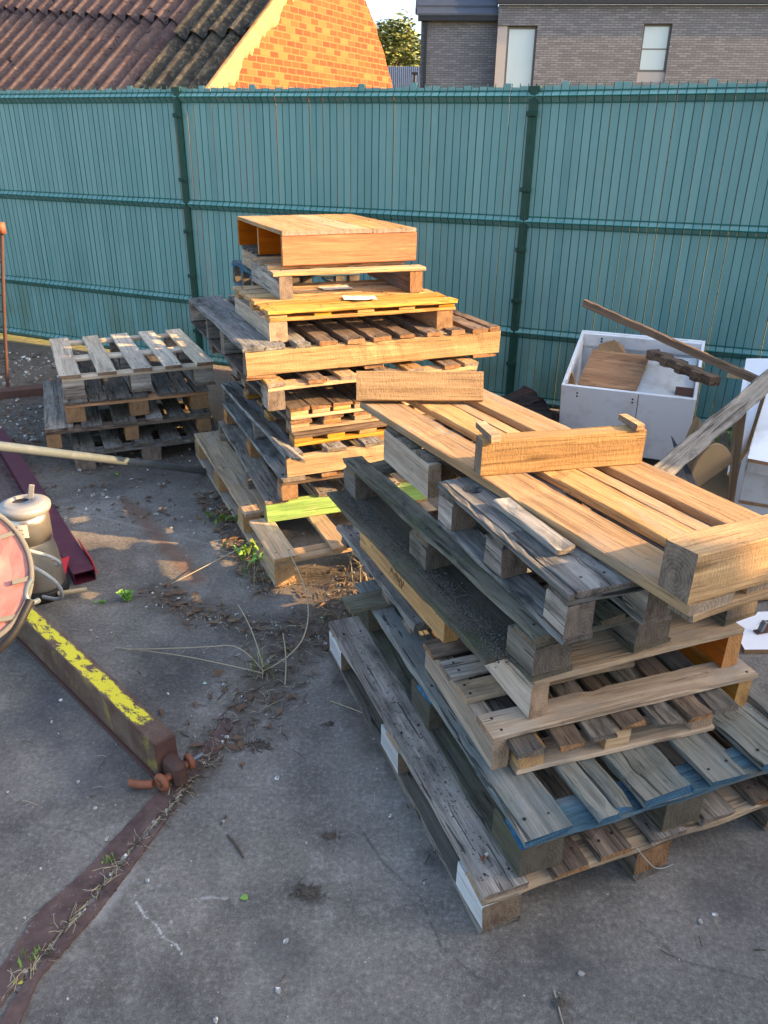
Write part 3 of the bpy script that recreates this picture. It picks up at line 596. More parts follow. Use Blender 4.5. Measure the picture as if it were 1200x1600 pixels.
pn('rail', (T1_+.001, W1-T1_-.001), (D1-T1_-.021, D1-T1_-.001), (-0.095, -0.004), (M['lam'],))
pn('edge_strip', (-0.0025, -0.0005), (0.0, T1_+.01), (-H1, -.003), (M['chip'],))
pn('joint_line', (W1*.585, W1*.585+.004), (-0.0015, 0.0), (-H1, -.005), (M['chip'],))
dots(e, [(x, -0.0005, z) for x in (.10, .43) for z in (-.045, -.068)], 'screw_hole')
dots(e, [(x, D1-T1_-.0215, z) for x in (.14, .66) for z in (-.03, -.052)], 'screw_hole', .007)
Me = e.matrix_basis
def cw(u, v, z): return Me @ Vector((u, v, z))
slab('plywood_sheet', [cw(.09, .04, -.008), cw(.44, .04, -.008), cw(.47, .48, -.02), cw(.11, .48, -.012)], .012, (WOODS['ply'][0], M['chip']), label='orange brown plywood offcut lying in the open white cabinet', cat='board')
slab('worn_board', [cw(.40, .045, -.03), cw(.76, .045, -.035), cw(.755, .55, -.05), cw(.42, .55, -.06)], .014, (M['lamdirty'], M['chip']), label='worn dirty white board in the open cabinet, right of the plywood offcut', cat='board')
slab('board_offcut', [cw(.13, .50, -.05), cw(.33, .50, -.05), cw(.29, .56, -.01), cw(.23, .57, .02), cw(.14, .55, -.01)], .012, (M['chip'], M['chip']), label='broken brown board point sticking up behind the plywood offcut', cat='board')
slab('board_offcut', [cw(.022, .05, -.08), cw(.085, .05, -.08), cw(.06, .05, .055), cw(.045, .05, .06)], .018, (WOODS['ply'][0], M['chip']), label='reddish wood splinter at the front left inside corner of the white cabinet', cat='board')
slab('board_offcut', [cw(.66, .04, -.06), cw(.76, .04, -.06), cw(.76, .13, -.005), cw(.66, .13, -.005)], .012, (M['rustdark'], M['chip']), label='small dark red brown block in the front right corner of the white cabinet', cat='board')
# long thin plank
def plank2(name, key, a, b, wd, T, label, cat, roll=0.0, **k):
    a, b = Vector(a), Vector(b); d = b-a; q = d.to_track_quat('X', 'Z')
    o = board(name, key, d.length, wd, T, (a+b)/2, None, None, **k); o.rotation_mode = 'QUATERNION'
    from mathutils import Quaternion
    o.rotation_quaternion = q @ Quaternion((1, 0, 0), roll); return tag(o, label, cat)
plank2('plank', 'brown', pd(912, 473, 4.45), pd(1200, 602, 3.75), .022, .042, 'long thin brown plank resting across the cabinets, its far end high in the air', 'plank', .1, chips=.2)
plank2('plank', 'slate', pd(1018, 752, 3.25), pd(1225, 574, 3.72), .085, .022, 'grey splintered plank leaning from the honey coloured pallet up to the right', 'plank', .65, chips=.7, jit=.004)
# scalloped corrugated support board
bm = bmesh.new(); n = 60; L = .46; prev = None
for i in range(n+1):
    t = i/n; x = -L/2+L*t; ph = (t*4.0) % 1.0; o_ = .030 if ph < .5 else 0.0
    edge = min(abs(ph-.0), abs(ph-.5), abs(ph-1))/.07; o_ = .030*(1 if ph < .5 else 0); 
    if ph < .07: o_ = .030*ph/.07
    elif .43 < ph < .5: o_ = .030*(.5-ph)/.07
    ring = [bm.verts.new((x, -.036-o_, -.026)), bm.verts.new((x, -.036-o_, .026)), bm.verts.new((x, .030-o_*.8, .026)), bm.verts.new((x, .030-o_*.8, -.026))]
    if prev:
        for k in range(4): bm.faces.new((prev[k], prev[(k+1) % 4], ring[(k+1) % 4], ring[k]))
    else: bm.faces.new(ring)
    prev = ring
bm.faces.new(prev)
a_, b_ = Vector(cw(.50, .42, .035)), pd(1118, 596, 4.25); d_ = b_-a_
o = link(mesh_of(bm, 'notched_timber'), 'notched_timber', None, (a_+b_)/2, None, (WOODS['brown'][0],)); o.rotation_mode = 'QUATERNION'; o.rotation_quaternion = d_.to_track_quat('X', 'Z')
o.scale = (d_.length/L, 1, 1); tag(o, 'notched toothed brown timber lying over the right rim of the white cabinet', 'timber')
# cabinet two (right edge of view)
e2 = empty('cabinet', (1.715, 3.39, 0.495), (radians(3), 0, radians(-24)), 'second white cabinet at the right edge, its inside showing above a chipped front', 'cabinet')
def pn2(nm, u, v, z, mats, rot=None): return bxm(nm, (u[1]-u[0], v[1]-v[0], z[1]-z[0]), ((u[0]+u[1])/2, (v[0]+v[1])/2, (z[0]+z[1])/2), rot, mats, e2)
pn2('front_panel', (0, .8), (0, .02), (-.49, 0), (M['lamdirty'],)); pn2('side_panel', (0, .02), (.021, .62), (-.49, .0), (M['lam'],)); pn2('back_panel', (0.021, .8), (.60, .62), (-.49, .20), (M['lam'],))
pn2('top_rail', (0, .8), (-.022, -.002), (-.055, 0.002), (M['lamdirty'],)); pn2('broken_edge', (.0, .8), (-.006, -.001), (-.225, -.208), (M['chip'],))
slab('laminate_board', [pd(1168, 716, 3.42), pd(1240, 730, 3.30), pd(1260, 600, 3.9), pd(1205, 590, 4.05)], .018, (M['lam'], M['chip']), label='pale blue white door panel lying slanted on the second cabinet', cat='door panel')
slab('laminate_board', [pd(1136, 742, 3.62), pd(1165, 700, 3.62), pd(1208, 560, 4.2), pd(1166, 560, 4.3)], .018, (M['lam'], M['chip']), label='white laminate board standing behind the slanted door panel at the right edge', cat='door panel')
# hardboard sheets between the cabinets
def curved(name, pts_bottom, pts_top, mats, label, T=.006):
    bm = bmesh.new(); A = [bm.verts.new(p) for p in pts_bottom]; B = [bm.verts.new(p) for p in pts_top]
    for i in range(len(A)-1): bm.faces.new((A[i], A[i+1], B[i+1], B[i]))
    bmesh.ops.solidify(bm, geom=bm.faces[:], thickness=T)
    o = link(mesh_of(bm, name, True), name, None, None, None, mats); return tag(o, label, 'hardboard sheet')
curved('hardboard_sheet', [pd(1048, 735, 3.7), pd(1085, 775, 3.65), pd(1118, 795, 3.6), pd(1140, 800, 3.6)], [pd(1086, 650, 3.95), pd(1092, 652, 3.95), pd(1118, 690, 3.9), pd(1146, 728, 3.85)], (M['card'],), 'olive brown hardboard sheet standing between the two cabinets, its edge sloping down to the right')
curved('hardboard_sheet', [pd(1136, 805, 3.52), pd(1141, 800, 3.52), pd(1146, 795, 3.5)], [pd(1146, 640, 3.75), pd(1154, 636, 3.7), pd(1168, 634, 3.6)], (M['card'],), 'narrow upright brown hardboard strip against the second cabinet')
curved('hardboard_sheet', [pd(1135, 590, 4.4), pd(1210, 600, 4.3)], [pd(1139, 575, 4.5), pd(1215, 573, 4.45)], (M['cardpale'],), 'pale yellow brown board behind the long plank at the right edge')
bm = bmesh.new(); cdisc = pd(1108, 745, 3.55); ring = []
for s in (0, 1):
    ring.append([bm.verts.new((.0 + .012*s, .20*cos(a)*1.0, .125*sin(a))) for a in [pi/2+pi*i/22 for i in range(23)]])
for s in (0, 1): bm.faces.new(ring[s])
for i in range(23): bm.faces.new((ring[0][i], ring[0][(i+1) % 23], ring[1][(i+1) % 23], ring[1][i]))
o = link(mesh_of(bm, 'cardboard_disc'), 'cardboard_disc', None, cdisc, None, (M['card'],)); o.rotation_euler = (radians(-62), radians(10), radians(-62)); tag(o, 'half round corrugated cardboard piece leaning in front of the olive hardboard', 'cardboard')
slab('metal_shard', [pd(1050, 682, 3.6), pd(1062, 700, 3.55), pd(1095, 770, 3.4), pd(1070, 765, 3.4)], .01, (M['slate_dark'],), label='pointed dark grey shard leaning between the white cabinet and the cardboard piece', cat='shard')
slab('metal_shard', [pd(1025, 745, 3.3), pd(1062, 722, 3.5), pd(1075, 765, 3.3), pd(1050, 770, 3.2)], .01, (M['slate_dark'],), label='low dark slate coloured sheet behind the right edge of the honey pallet', cat='shard')
# rotten wood heap
e3 = empty('rotten_wood_sheet', (0.95, 5.15, 0.0), (0, 0, 0), 'heap of black rotten wood boards leaning at the foot of the fence', 'rotten wood')
for i, (pts, T) in enumerate(((((742, 648, 5.22), (822, 606, 5.22), (872, 652, 4.95), (868, 700, 4.78), (800, 690, 4.85)), .03), (((745, 655, 4.75), (800, 622, 4.75), (842, 664, 4.82), (800, 700, 4.75)), .03), (((735, 668, 5.05), (790, 640, 5.05), (820, 690, 4.75), (780, 705, 4.75)), .03), (((800, 640, 5.0), (846, 632, 5.05), (874, 668, 4.82), (840, 690, 4.75)), .025))):
    W_ = [pd(*q)-e3.location for q in pts]
    bm = bmesh.new(); C_ = sum(W_, Vector())/len(W_); n_ = (W_[1]-W_[0]).cross(W_[2]-W_[0]).normalized(); fine = []
    for a_, b_ in zip(W_, W_[1:]+W_[:1]):
        for k in range(9): p_ = a_.lerp(b_, k/9); fine.append(p_+Vector((R.uniform(-.012, .012), R.uniform(-.012, .012), R.uniform(-.016, .016))))
    fine = [f_-Vector((0, 0, 0)) for f_ in fine]; up = [bm.verts.new(f_) for f_ in fine]; dn = [bm.verts.new(f_-n_*T) for f_ in fine]
    bm.faces.new(up); bm.faces.new(dn)
    for k in range(len(up)): bm.faces.new((up[k], up[(k+1) % len(up)], dn[(k+1) % len(up)], dn[k]))
    link(mesh_of(bm, 'rotten_board'), 'rotten_board', e3, (0, 0, 0), None, (WOODS['rot'][0],))
for i, (x, y, z, rx, ry, rz, L, wd) in enumerate(((-.25, .12, .03, 3, 2, 20, .4, .1), (.12, -.30, .05, 8, 6, 12, .5, .09), (0, -.2, .09, 14, 16, 35, .45, .07))):
    board('rotten_board', 'rot', L, wd, .035, (x, y, z), tuple(radians(q) for q in (rx, ry, rz)), e3, chips=1.0, jit=.008)
# white boards on the ground lower right
z_ = .03
slab('laminate_board', [(1.47, 2.80, .02), (1.44, 2.535, .02), (1.85, 2.55, .02), (1.95, 2.85, .02)], .018, (M['lam'], M['chip']), label='white cabinet door lying on the concrete with a rusty hinge, right of the nearest stack', cat='door panel')
slab('laminate_board', [(1.30, 2.93, .03), (1.32, 2.84, .03), (1.80, 2.95, .03), (1.75, 3.05, .03)], .018, (M['lamdirty'], M['chip']), label='narrow grubby white board behind the hinged white door on the ground', cat='board')
eh = empty('hinge', (1.56, 2.66, .021), 0.3, 'rusty cabinet hinge screwed to the white door on the ground', 'hinge')
bxm('hinge_plate', (.06, .03, .006), (0, 0, .004), None, (M['rustdark'],), eh); bxm('hinge_arm', (.018, .02, .05), (0.0, 0, .028), (0, .3, 0), (M['galv'],), eh)
bm = bmesh.new(); cyl_between(bm, (.07, .02, 0), (.07, .02, .003), .045, 16); link(mesh_of(bm, 'rust_disc'), 'rust_disc', eh, (0, 0, 0), None, (M['rust'],))
# ================================================================== LEFT CLUTTER
# steel beam with shackle
aB = radians(135.6); BX = (-0.700, 1.815)
def mat_ybeam(yellow):
    n = NT('beam_yellow' if yellow else 'beam_rusty'); c = n.co('Object', False)
    base = n.mix(n.ramp(n.noise(c, 10, 6, .7), .4, .65), (0.105, 0.060, 0.042), (0.16, 0.115, 0.085))
    y = n.ramp(n.noise(n.scale(c, (1, 2.2, 1)), 13 if yellow else 11, 8, .8, .5), .455 if yellow else .54, .475 if yellow else .62)
    sx = n.n('ShaderNodeSeparateXYZ'); n.put(sx.inputs[0], c)
    if yellow: y = n.math('MULTIPLY', y, n.math('MULTIPLY', n.ramp(n.math('ADD', sx.outputs[0], n.math('MULTIPLY', n.noise(c, 18, 5, .7), .12)), .16, .18), n.ramp(n.math('ADD', n.math('ABSOLUTE', n.math('SUBTRACT', sx.outputs[1], .005)), n.math('MULTIPLY', n.noise(c, 30, 5, .7), .03)), .043, .038)))
    else: y = n.math('MULTIPLY', y, .55)
    col = n.mix(y, base, (0.72, 0.62, 0.04) if yellow else (0.36, 0.30, 0.05))
    return n.fin(col, .7, 0, n.bump(n.noise(c, 60, 4, .7), .4, .002))
M['by'] = mat_ybeam(True); M['br'] = mat_ybeam(False)
eb = empty('steel_beam', (BX[0], BX[1], 0), aB, 'heavy rusty lifting beam with flaking yellow paint on top, pointing at the concrete joint', 'steel beam')
# local X backwards along the beam, local Y: width (towards viewer-left negative)
bw_, bh_, bl_ = .082, .138, 1.55
bm = bmesh.new()
bmesh.ops.create_cube(bm, size=1, matrix=Matrix.Translation((bl_/2, 0, bh_/2+.012)) @ Matrix.Diagonal((bl_, bw_-.01, bh_-.002, 1)))
bmesh.ops.bevel(bm, geom=bm.edges[:], offset=.003, segments=1, affect='EDGES'); 
for f in bm.faces:
    if f.normal.z > .8: f.material_index = 1
beamo = link(mesh_of(bm, 'beam_body'), 'beam_body', eb, (0, -bw_/2, 0), None, (M['br'], M['by']))
bxm('bottom_flange', (bl_, bw_+.012, .012), (bl_/2, -bw_/2, .006), None, (M['rustdark'],), eb)
bxm('end_plate', (.008, bw_-.012, bh_-.006), (-.0045, -bw_/2, bh_/2+.012), None, (M['rustdark'],), eb)
bxm('lug', (.085, .045, .085), (-.045, -bw_/2, .052), None, (M['rustdark'],), eb, bev=.012)
es = empty('shackle', (BX[0], BX[1], 0), aB, 'rust coloured shackle with a silver pin hanging in the lug of the lifting beam', 'shackle')
def torus(nm, R_, r, mats, par, loc, rot, sc=(1, 1, 1), n=28, m=10):
    bm = bmesh.new(); g = []
    for i in range(n):
        a = 2*pi*i/n; g.append([bm.verts.new(((R_+r*cos(2*pi*j/m))*cos(a)*sc[0], (R_+r*cos(2*pi*j/m))*sin(a)*sc[1], r*sin(2*pi*j/m)*sc[2])) for j in range(m)])
    for i in range(n):
        for j in range(m): bm.faces.new((g[i][j], g[(i+1) % n][j], g[(i+1) % n][(j+1) % m], g[i][(j+1) % m]))
    return link(mesh_of(bm, nm, True), nm, par, loc, rot, mats)
def tube(nm, pts, r, mats, par=None, n=8, label=None, cat=None, res=6, taper=None, group=None):
    cu = bpy.data.curves.new(nm, 'CURVE'); cu.dimensions = '3D'; cu.bevel_depth = r; cu.bevel_resolution = 2; cu.resolution_u = res; cu.use_fill_caps = True
    sp = cu.splines.new('NURBS' if len(pts) > 2 else 'POLY'); sp.points.add(len(pts)-1)
    for i, p in enumerate(pts):
        sp.points[i].co = (*p, 1)
        if taper: sp.points[i].radius = taper[i]
    if len(pts) > 2: sp.order_u = 3; sp.use_endpoint_u = True
    tmp = bpy.data.objects.new('tmp', cu); COL.objects.link(tmp); dg = bpy.context.evaluated_depsgraph_get()
    me = bpy.data.meshes.new_from_object(tmp.evaluated_get(dg)); bpy.data.objects.remove(tmp); bpy.data.curves.remove(cu)
    me.materials.clear()
    for p in me.polygons: p.use_smooth = True
    o = link(me, nm, par, (0, 0, 0), None, mats)
    if cat: tag(o, label, cat, group)
    return o
torus('shackle_eye', .019, .011, (M['rustsmooth'],), es, (-.055, .012, .043), (pi/2, 0, .15)); torus('shackle_eye', .017, .010, (M['rustsmooth'],), es, (-.055, -bw_-.006, .060), (pi/2, 0, 0))
tube('shackle_bow', [(-.035, .03, .035), (-.01, .05, .028), (.02, .068, .022), (.035, .07, .02)], .013, (M['rustsmooth'],), es)
tube('shackle_bolt', [(-.055, .025, .043), (-.055, -bw_-.012, .060)], .012, (M['rustsmooth'],), es); tube('pin', [(-.058, -bw_-.018, .062), (-.062, -bw_-.05, .068)], .0065, (M['galv'],), es)
# galvanised pipe
pa_, pb_ = px(318, 736, .02), pd(-60, 690, 2.95)
bm = bmesh.new(); dd = (pb_-pa_); q = dd.to_track_quat('Z', 'Y').to_matrix(); N = 24; ri = []
for (t, r) in ((0, .0205), (0, .017), (.3, .017), (0, .0205), (1, .0205)): ri.append([bm.verts.new(pa_+dd*t+q @ Vector((r*cos(2*pi*i/N), r*sin(2*pi*i/N), 0))) for i in range(N)])
for a, b in ((0, 1), (1, 2), (3, 4)):
    for i in range(N): bm.faces.new((ri[a][i], ri[a][(i+1) % N], ri[b][(i+1) % N], ri[b][i]))
o = link(mesh_of(bm, 'steel_pipe', True), 'steel_pipe', None, None, None, (M['galv'],)); tag(o, 'long galvanised steel pipe crossing from the left edge to the foot of the middle stack', 'pipe')
# oxblood mesh trough
ax, bx_ = Vector((-1.345, 3.03, 0)), Vector((-2.62, 4.93, 0)); dv = bx_-ax; Lr = dv.length; ar = math.atan2(dv.y, dv.x)
et = empty('mesh_rack', (ax.x, ax.y, 0), ar, 'dark red metal rack with an expanded mesh floor lying on the ground behind the pump', 'metal rack')
def tubebox(nm, u, v, z, mats, par): 
    bm = bmesh.new(); y0, y1, z0, z1 = v[0], v[1], z[0], z[1]; t = .004; r = []
    for (x, i) in ((u[0], 0), (u[0], t), (u[0]+.2, t), (u[1], 0)):
        r.append([bm.verts.new((x, a, b)) for a, b in ((y0+i, z0+i), (y1-i, z0+i), (y1-i, z1-i), (y0+i, z1-i))])
    for a, b in ((r[0], r[1]), (r[1], r[2]), (r[0], r[3])):
        for k in range(4): bm.faces.new((a[k], a[(k+1) % 4], b[(k+1) % 4], b[k]))
    bm.faces.new(r[3]); bm.faces.new(r[2]); return link(mesh_of(bm, nm), nm, par, (0, 0, 0), None, mats)
tubebox('side_rail', (0, Lr), (-.035, 0.060), (0.0, .058), (M['dkred'],), et); tubebox('side_rail', (-.0, Lr), (.50, .56), (0.0, .075), (M['dkred'],), et)
bxm('cross_rail', (.05, .46, .05), (Lr-.03, .267, .03), None, (M['dkred'],), et)
bm = bmesh.new(); nx, ny = 62, 17; sx_, sy_ = Lr/nx, .46/ny
for i in range(nx):
    for j in range(ny):
        cx, cy = (i+.5)*sx_, .038+(j+.5)*sy_; q1, q2 = .5*sx_, .5*sy_
        for s1, s2, s3, s4 in ((-1, 0, 0, 1), (0, 1, 1, 0), (1, 0, 0, -1), (0, -1, -1, 0)):
            x0, y0, x1, y1 = cx+s1*q1, cy+s2*q2, cx+s3*q1, cy+s4*q2
            k = .70; v_ = [bm.verts.new((x0, y0, .045)), bm.verts.new((x1, y1, .049)), bm.verts.new((cx+(x1-cx)*k, cy+(y1-cy)*k, .049)), bm.verts.new((cx+(x0-cx)*k, cy+(y0-cy)*k, .045))]
            bm.faces.new(v_)
link(mesh_of(bm, 'expanded_mesh'), 'expanded_mesh', et, (0, 0, 0), None, (M['dkred'],))
er = empty('red_bracket', (ax.x, ax.y, 0), ar, 'bright red slotted metal bracket hooked on the corner of the dark red rack', 'bracket')
slab('bracket_plate', [(0.05, -.037, .08), (.30, -.037, .078), (.26, -.045, .03), (.02, -.045, .02)], .004, (M['red'],), er)
slab('bracket_tongue', [(0.13, .04, .085), (.16, .20, .06), (.02, .26, .02), (-.0, .10, .05)], .006, (M['red'],), er)
for i in range(6): bxm('slot_tooth', (.012, .05, .004), (.22-.022*i, .17+.012*i, .088), (0, 0, .5), (M['red'],), er, bev=0)
# pump
pc = px(66, 925, 0); ep = empty('submersible_pump', (pc.x, pc.y, 0), 0, 'stainless steel submersible pump standing on end with a pale cast lid and coiled grey cable', 'pump')
def lathe(nm, prof, mats, par, n=40, loc=(0, 0, 0), rot=None, caps=True):
    bm = bmesh.new(); rg = []
    for (r, z) in prof: rg.append([bm.verts.new((r*cos(2*pi*i/n), r*sin(2*pi*i/n), z)) for i in range(n)] if r > 1e-4 else None)
    for a, b in zip(rg, rg[1:]):
        if a and b:
            for i in range(n): bm.faces.new((a[i], a[(i+1) % n], b[(i+1) % n], b[i]))
    if rg[0] and caps: bm.faces.new(rg[0])
    if rg[-1] and caps: bm.faces.new(rg[-1])
    return link(mesh_of(bm, nm, True), nm, par, loc, rot, mats)
lathe('rubber_foot', [(.112, 0), (.116, .01), (.116, .042), (.110, .048)], (M['black'],), ep)
lathe('lower_housing', [(.105, .046), (.107, .06), (.103, .15), (.094, .22), (.083, .27), (.080, .28)], (M['steel'],), ep)
lathe('pump_body', [(.088, .27), (.089, .36), (.088, .40)], (M['steel'],), ep)
bm = bmesh.new(); n = 40; P_ = [(.088, .395), (.099, .402), (.104, .415), (.104, .428), (.098, .436), (.084, .438), (.080, .443), (.078, .444)]
rg = [[bm.verts.new((r*cos(2*pi*i/n), r*sin(2*pi*i/n), z)) for i in range(n)] for r, z in P_]
hole = [bm.verts.new((-.018+.040*cos(2*pi*i/n), .012+.040*sin(2*pi*i/n), .448)) for i in range(n)]; holb = [bm.verts.new((-.018+.038*cos(2*pi*i/n), .012+.038*sin(2*pi*i/n), .435)) for i in range(n)]
rg += [hole, holb]
for a, b in zip(rg, rg[1:]):
    for i in range(n): bm.faces.new((a[i], a[(i+1) % n], b[(i+1) % n], b[i]))
f = bm.faces.new(holb); f.material_index = 1
link(mesh_of(bm, 'lid', True), 'lid', ep, None, None, (M['alu'], M['black']))
bxm('bracket', (.022, .004, .075), (.03, .02, .478), (.15, .25, .3), (M['alu'],), ep)
torus('clamp_ring', .097, .006, (M['steel'],), ep, (0, 0, .105), (.12, .0, 0))
bm = bmesh.new(); nA = 8
for i in range(nA+1):
    a = radians(-118+i*52/nA)
    for z in (.315, .375): bm.verts.new((.0900*cos(a), .0900*sin(a), z))
bm.verts.ensure_lookup_table()
for i in range(nA): bm.faces.new([bm.verts[k] for k in (2*i, 2*i+2, 2*i+3, 2*i+1)])
lb = link(mesh_of(bm, 'rating_label'), 'rating_label', ep, None, None, (M['paper'],))
for z, fr in ((.363, .5), (.353, .8), (.343, .65), (.333, .8), (.324, .4)):
    bm = bmesh.new(); k = int(10*fr)
    for i in range(k):
        a0 = radians(-114+i*4.6); a1 = a0+radians(3.2 if i % 3 else 2.0)
        bm.faces.new([bm.verts.new((.0908*cos(a), .0908*sin(a), zz)) for a, zz in ((a0, z-.0018), (a1, z-.0018), (a1, z+.0018), (a0, z+.0018))])
    link(mesh_of(bm, 'print_line'), 'print_line', lb, (0, 0, 0), None, (M['print'],))
e4 = lambda x, y, z: (pc.x+x, pc.y+y, z)
tube('power_cable', [e4(-.14, -.12, .30), e4(-.05, -.17, .325), e4(.05, -.16, .30), e4(.14, -.13, .25), e4(.16, -.10, .20), e4(.13, -.09, .19)], .0085, (M['cable'],), None, label='upper loop of grey power cable curling off the pump', cat='cable')
tube('power_cable', [e4(-.13, -.15, .285), e4(-.02, -.19, .29), e4(.08, -.19, .24), e4(.165, -.18, .16), e4(.17, -.16, .08), e4(.13, -.14, .045), e4(.06, -.12, .05)], .0085, (M['cable'],), None, label='lower loop of grey power cable bending down beside the pump foot', cat='cable')
tube('tan_hose', [e4(.10, -.06, .03), e4(.16, -.05, .035), e4(.215, -.03, .035)], .011, (M['cardpale'],), None, label='short tan hose end on the ground right of the pump', cat='hose')
# foil reflector disc
cd = pd(-82, 900, 2.6); nd = (EYE-cd).normalized()+Vector((.16, 0, .10)); nd.normalize()
ed = empty('foil_reflector', cd, nd.to_track_quat('Z', 'Y').to_euler(), 'round dish of crumpled pink foil with a dark rim, cut by the left edge', 'reflector dish')
bm = bmesh.new(); rr = [.001]+[.258*i/14 for i in range(1, 15)]; N = 56; rg = []
for r in rr: rg.append([bm.verts.new((r*cos(2*pi*i/N), r*sin(2*pi*i/N), .05*(r/.27)**2-.05+.006*mnoise.noise((r*cos(2*pi*i/N)*22, r*sin(2*pi*i/N)*22, 3)))) for i in range(N)])
for a, b in zip(rg, rg[1:]):
    for i in range(N): bm.faces.new((a[i], a[(i+1) % N], b[(i+1) % N], b[i]))
bm.faces.new(rg[0]); link(mesh_of(bm, 'foil_dish', False), 'foil_dish', ed, (0, 0, 0), None, (M['copper'],))
torus('rim', .263, .010, (M['strap'],), ed, (0, 0, 0), (0, 0, 0), n=56); 
lathe('back_shell', [(.0, -.09), (.12, -.085), (.22, -.05), (.260, -.004)], (M['black'],), ed, caps=False)
for a in (20, -22, -58):
    bxm('strap_clip', (.075, .018, .005), (.235*cos(radians(a)), .235*sin(radians(a)), .0), (0, 0, radians(a*.15)), (M['strap'],), ed); bxm('buckle', (.016, .022, .008), (.262*cos(radians(a)), .262*sin(radians(a)), .004), (0, 0, 0), (M['black'],), ed)
tube('rubber_hose', [pd(48, 938, 2.52), pd(38, 958, 2.5), pd(25, 985, 2.48), pd(5, 1010, 2.46), pd(-30, 1035, 2.46), pd(-80, 1045, 2.5)], .014, (M['black'],), None, label='black rubber hose curving along the lower rim of the foil dish', cat='hose')
tube('steel_hook', [pd(50, 905, 2.56), pd(42, 915, 2.55), pd(40, 935, 2.55), pd(50, 944, 2.55), pd(60, 938, 2.58)], .010, (M['galv'],), None, label='small bent steel hook joining the dish rim and the black hose', cat='hook')
# rusty rung frame far left
el = empty('rung_frame', (-3.09, 6.10, 0), radians(170), 'rusty steel frame with rungs like a ladder standing at the far left edge', 'ladder')
tube('rail', [(0, 0, 0), (-.09, 0, .6), (-.215, 0, 1.22)], .014, (M['rustdark'],), el); tube('rail', [(.42, 0, 0), (.21, 0, 1.22)], .014, (M['rustdark'],), el)
for i in range(9): bx = tube('rung', [(-.172*(.12+i*.125), 0, .12+i*.125), (.42-.172*(.12+i*.125), 0, .12+i*.125)], .006, (M['rustdark'],), el)
lathe('cap', [(.03, 0), (.03, .08)], (M['rustsmooth'],), el, 12, (-.215, 0, 1.2))
o = bxm('steel_channel', (1.4, .13, .06), (-3.32, 5.72, .03), (0, 0, radians(24)), (M['rustdark'],)); tag(o, 'flat rusty steel channel on the ground reaching under the low left stack', 'steel channel')
# ================================================================== BARN BEHIND THE FENCE
def mat_brick(name, cols, mortar, bw, bh, mort, rough=.9, patch=None, sc=1.0):
    n = NT(name); tc = n.co('Object', False); sx = n.n('ShaderNodeSeparateXYZ'); n.put(sx.inputs[0], tc)
    cx = n.n('ShaderNodeCombineXYZ'); wob = n.math('MULTIPLY', n.math('SUBTRACT', n.noise(tc, 7, 3, .6), .5), .014)
    n.put(cx.inputs[0], n.math('ADD', sx.outputs[0], wob)); n.put(cx.inputs[1], n.math('ADD', sx.outputs[2], wob))
    bt = n.n('ShaderNodeTexBrick'); n.put(bt.inputs['Vector'], cx.outputs[0]); bt.inputs['Scale'].default_value = 1
    bt.inputs['Brick Width'].default_value = bw; bt.inputs['Row Height'].default_value = bh; bt.inputs['Mortar Size'].default_value = mort
    bt.inputs['Mortar Smooth'].default_value = .15; bt.inputs['Bias'].default_value = 0
    bt.inputs['Color1'].default_value = (0, 0, 0, 1); bt.inputs['Color2'].default_value = (1, 1, 1, 1); bt.inputs['Mortar'].default_value = (.5, .5, .5, 1)
    q = n.n('ShaderNodeValToRGB'); n.put(q.inputs[0], bt.outputs[0]); r = q.color_ramp; r.elements[0].color = (*cols[0], 1); r.elements[1].color = (*cols[-1], 1)
    for i, c in enumerate(cols[1:-1]): el_ = r.elements.new((i+1)/(len(cols)-1)); el_.color = (*c, 1)
    col = n.mix(n.ramp(n.noise(tc, 40, 4, .7), .35, .7), q.outputs[0], n.mix(.25, q.outputs[0], mortar))
    fac = bt.outputs['Fac']
    if patch: fac = n.math('MAXIMUM', fac, n.ramp(n.noise(tc, 9, 5, .7), .66, .74))
    col = n.mix(fac, col, mortar)
    hgt = n.math('SUBTRACT', 1.0, fac)
    return n, tc, col, hgt, sx
n, tc, col, hgt, sx = mat_brick('old_red_brick', [(.28, .033, .007), (.19, .024, .007), (.29, .050, .010), (.25, .031, .008), (.32, .105, .028), (.23, .028, .007)], (.24, .105, .036), .165, .068, .008, patch=True)
M['brick'] = n.fin(col, .9, 0, n.bump(hgt, .8, .012))
n, tc, col, hgt, sx = mat_brick('grey_brick', [(.125, .13, .155), (.165, .17, .198), (.21, .215, .245)], (.09, .088, .098), (.20), .052, .008)
M['gbrick'] = n.fin(col, .85, 0, n.bump(hgt, .5, .01))
M['mortar'] = simple('rough_mortar', (.30, .20, .095), .95, 0, (.16, .11, .06), 12, .6, .9, bs=25)
def mat_corr():
    n = NT('old_corrugated_sheet'); c = n.co('Object', False)
    base = n.mix(n.ramp(n.noise(c, 2.5, 6, .7), .35, .65), (.135, .09, .09), (.23, .165, .155))
    base = n.mix(n.math('MULTIPLY', n.ramp(n.noise(c, 26, 5, .75), .50, .62), .6), base, (.36, .26, .23))
    blk = n.ramp(n.noise(c, 6.5, 6, .75, .3), .585, .64); base = n.mix(blk, base, (.018, .017, .02))
    lich = n.ramp(n.noise(c, 14, 4, .7), .66, .7); base = n.mix(n.math('MULTIPLY', lich, .8), base, (.42, .38, .28))
    return n.fin(base, .95, 0, n.bump(n.noise(c, 60, 5, .7), .8, .006), .1)
def mat_corr2():
    n = NT('grey_corrugated_sheet'); c = n.co('Object', False)
    base = n.mix(n.ramp(n.noise(c, 5, 6, .7), .35, .65), (.055, .053, .05), (.15, .135, .115)); base = n.mix(n.math('MULTIPLY', n.ramp(n.noise(c, 20, 5, .75), .52, .62), .7), base, (.30, .27, .19))
    return n.fin(base, .95, 0, n.bump(n.noise(c, 60, 5, .7), .8, .006), .1)
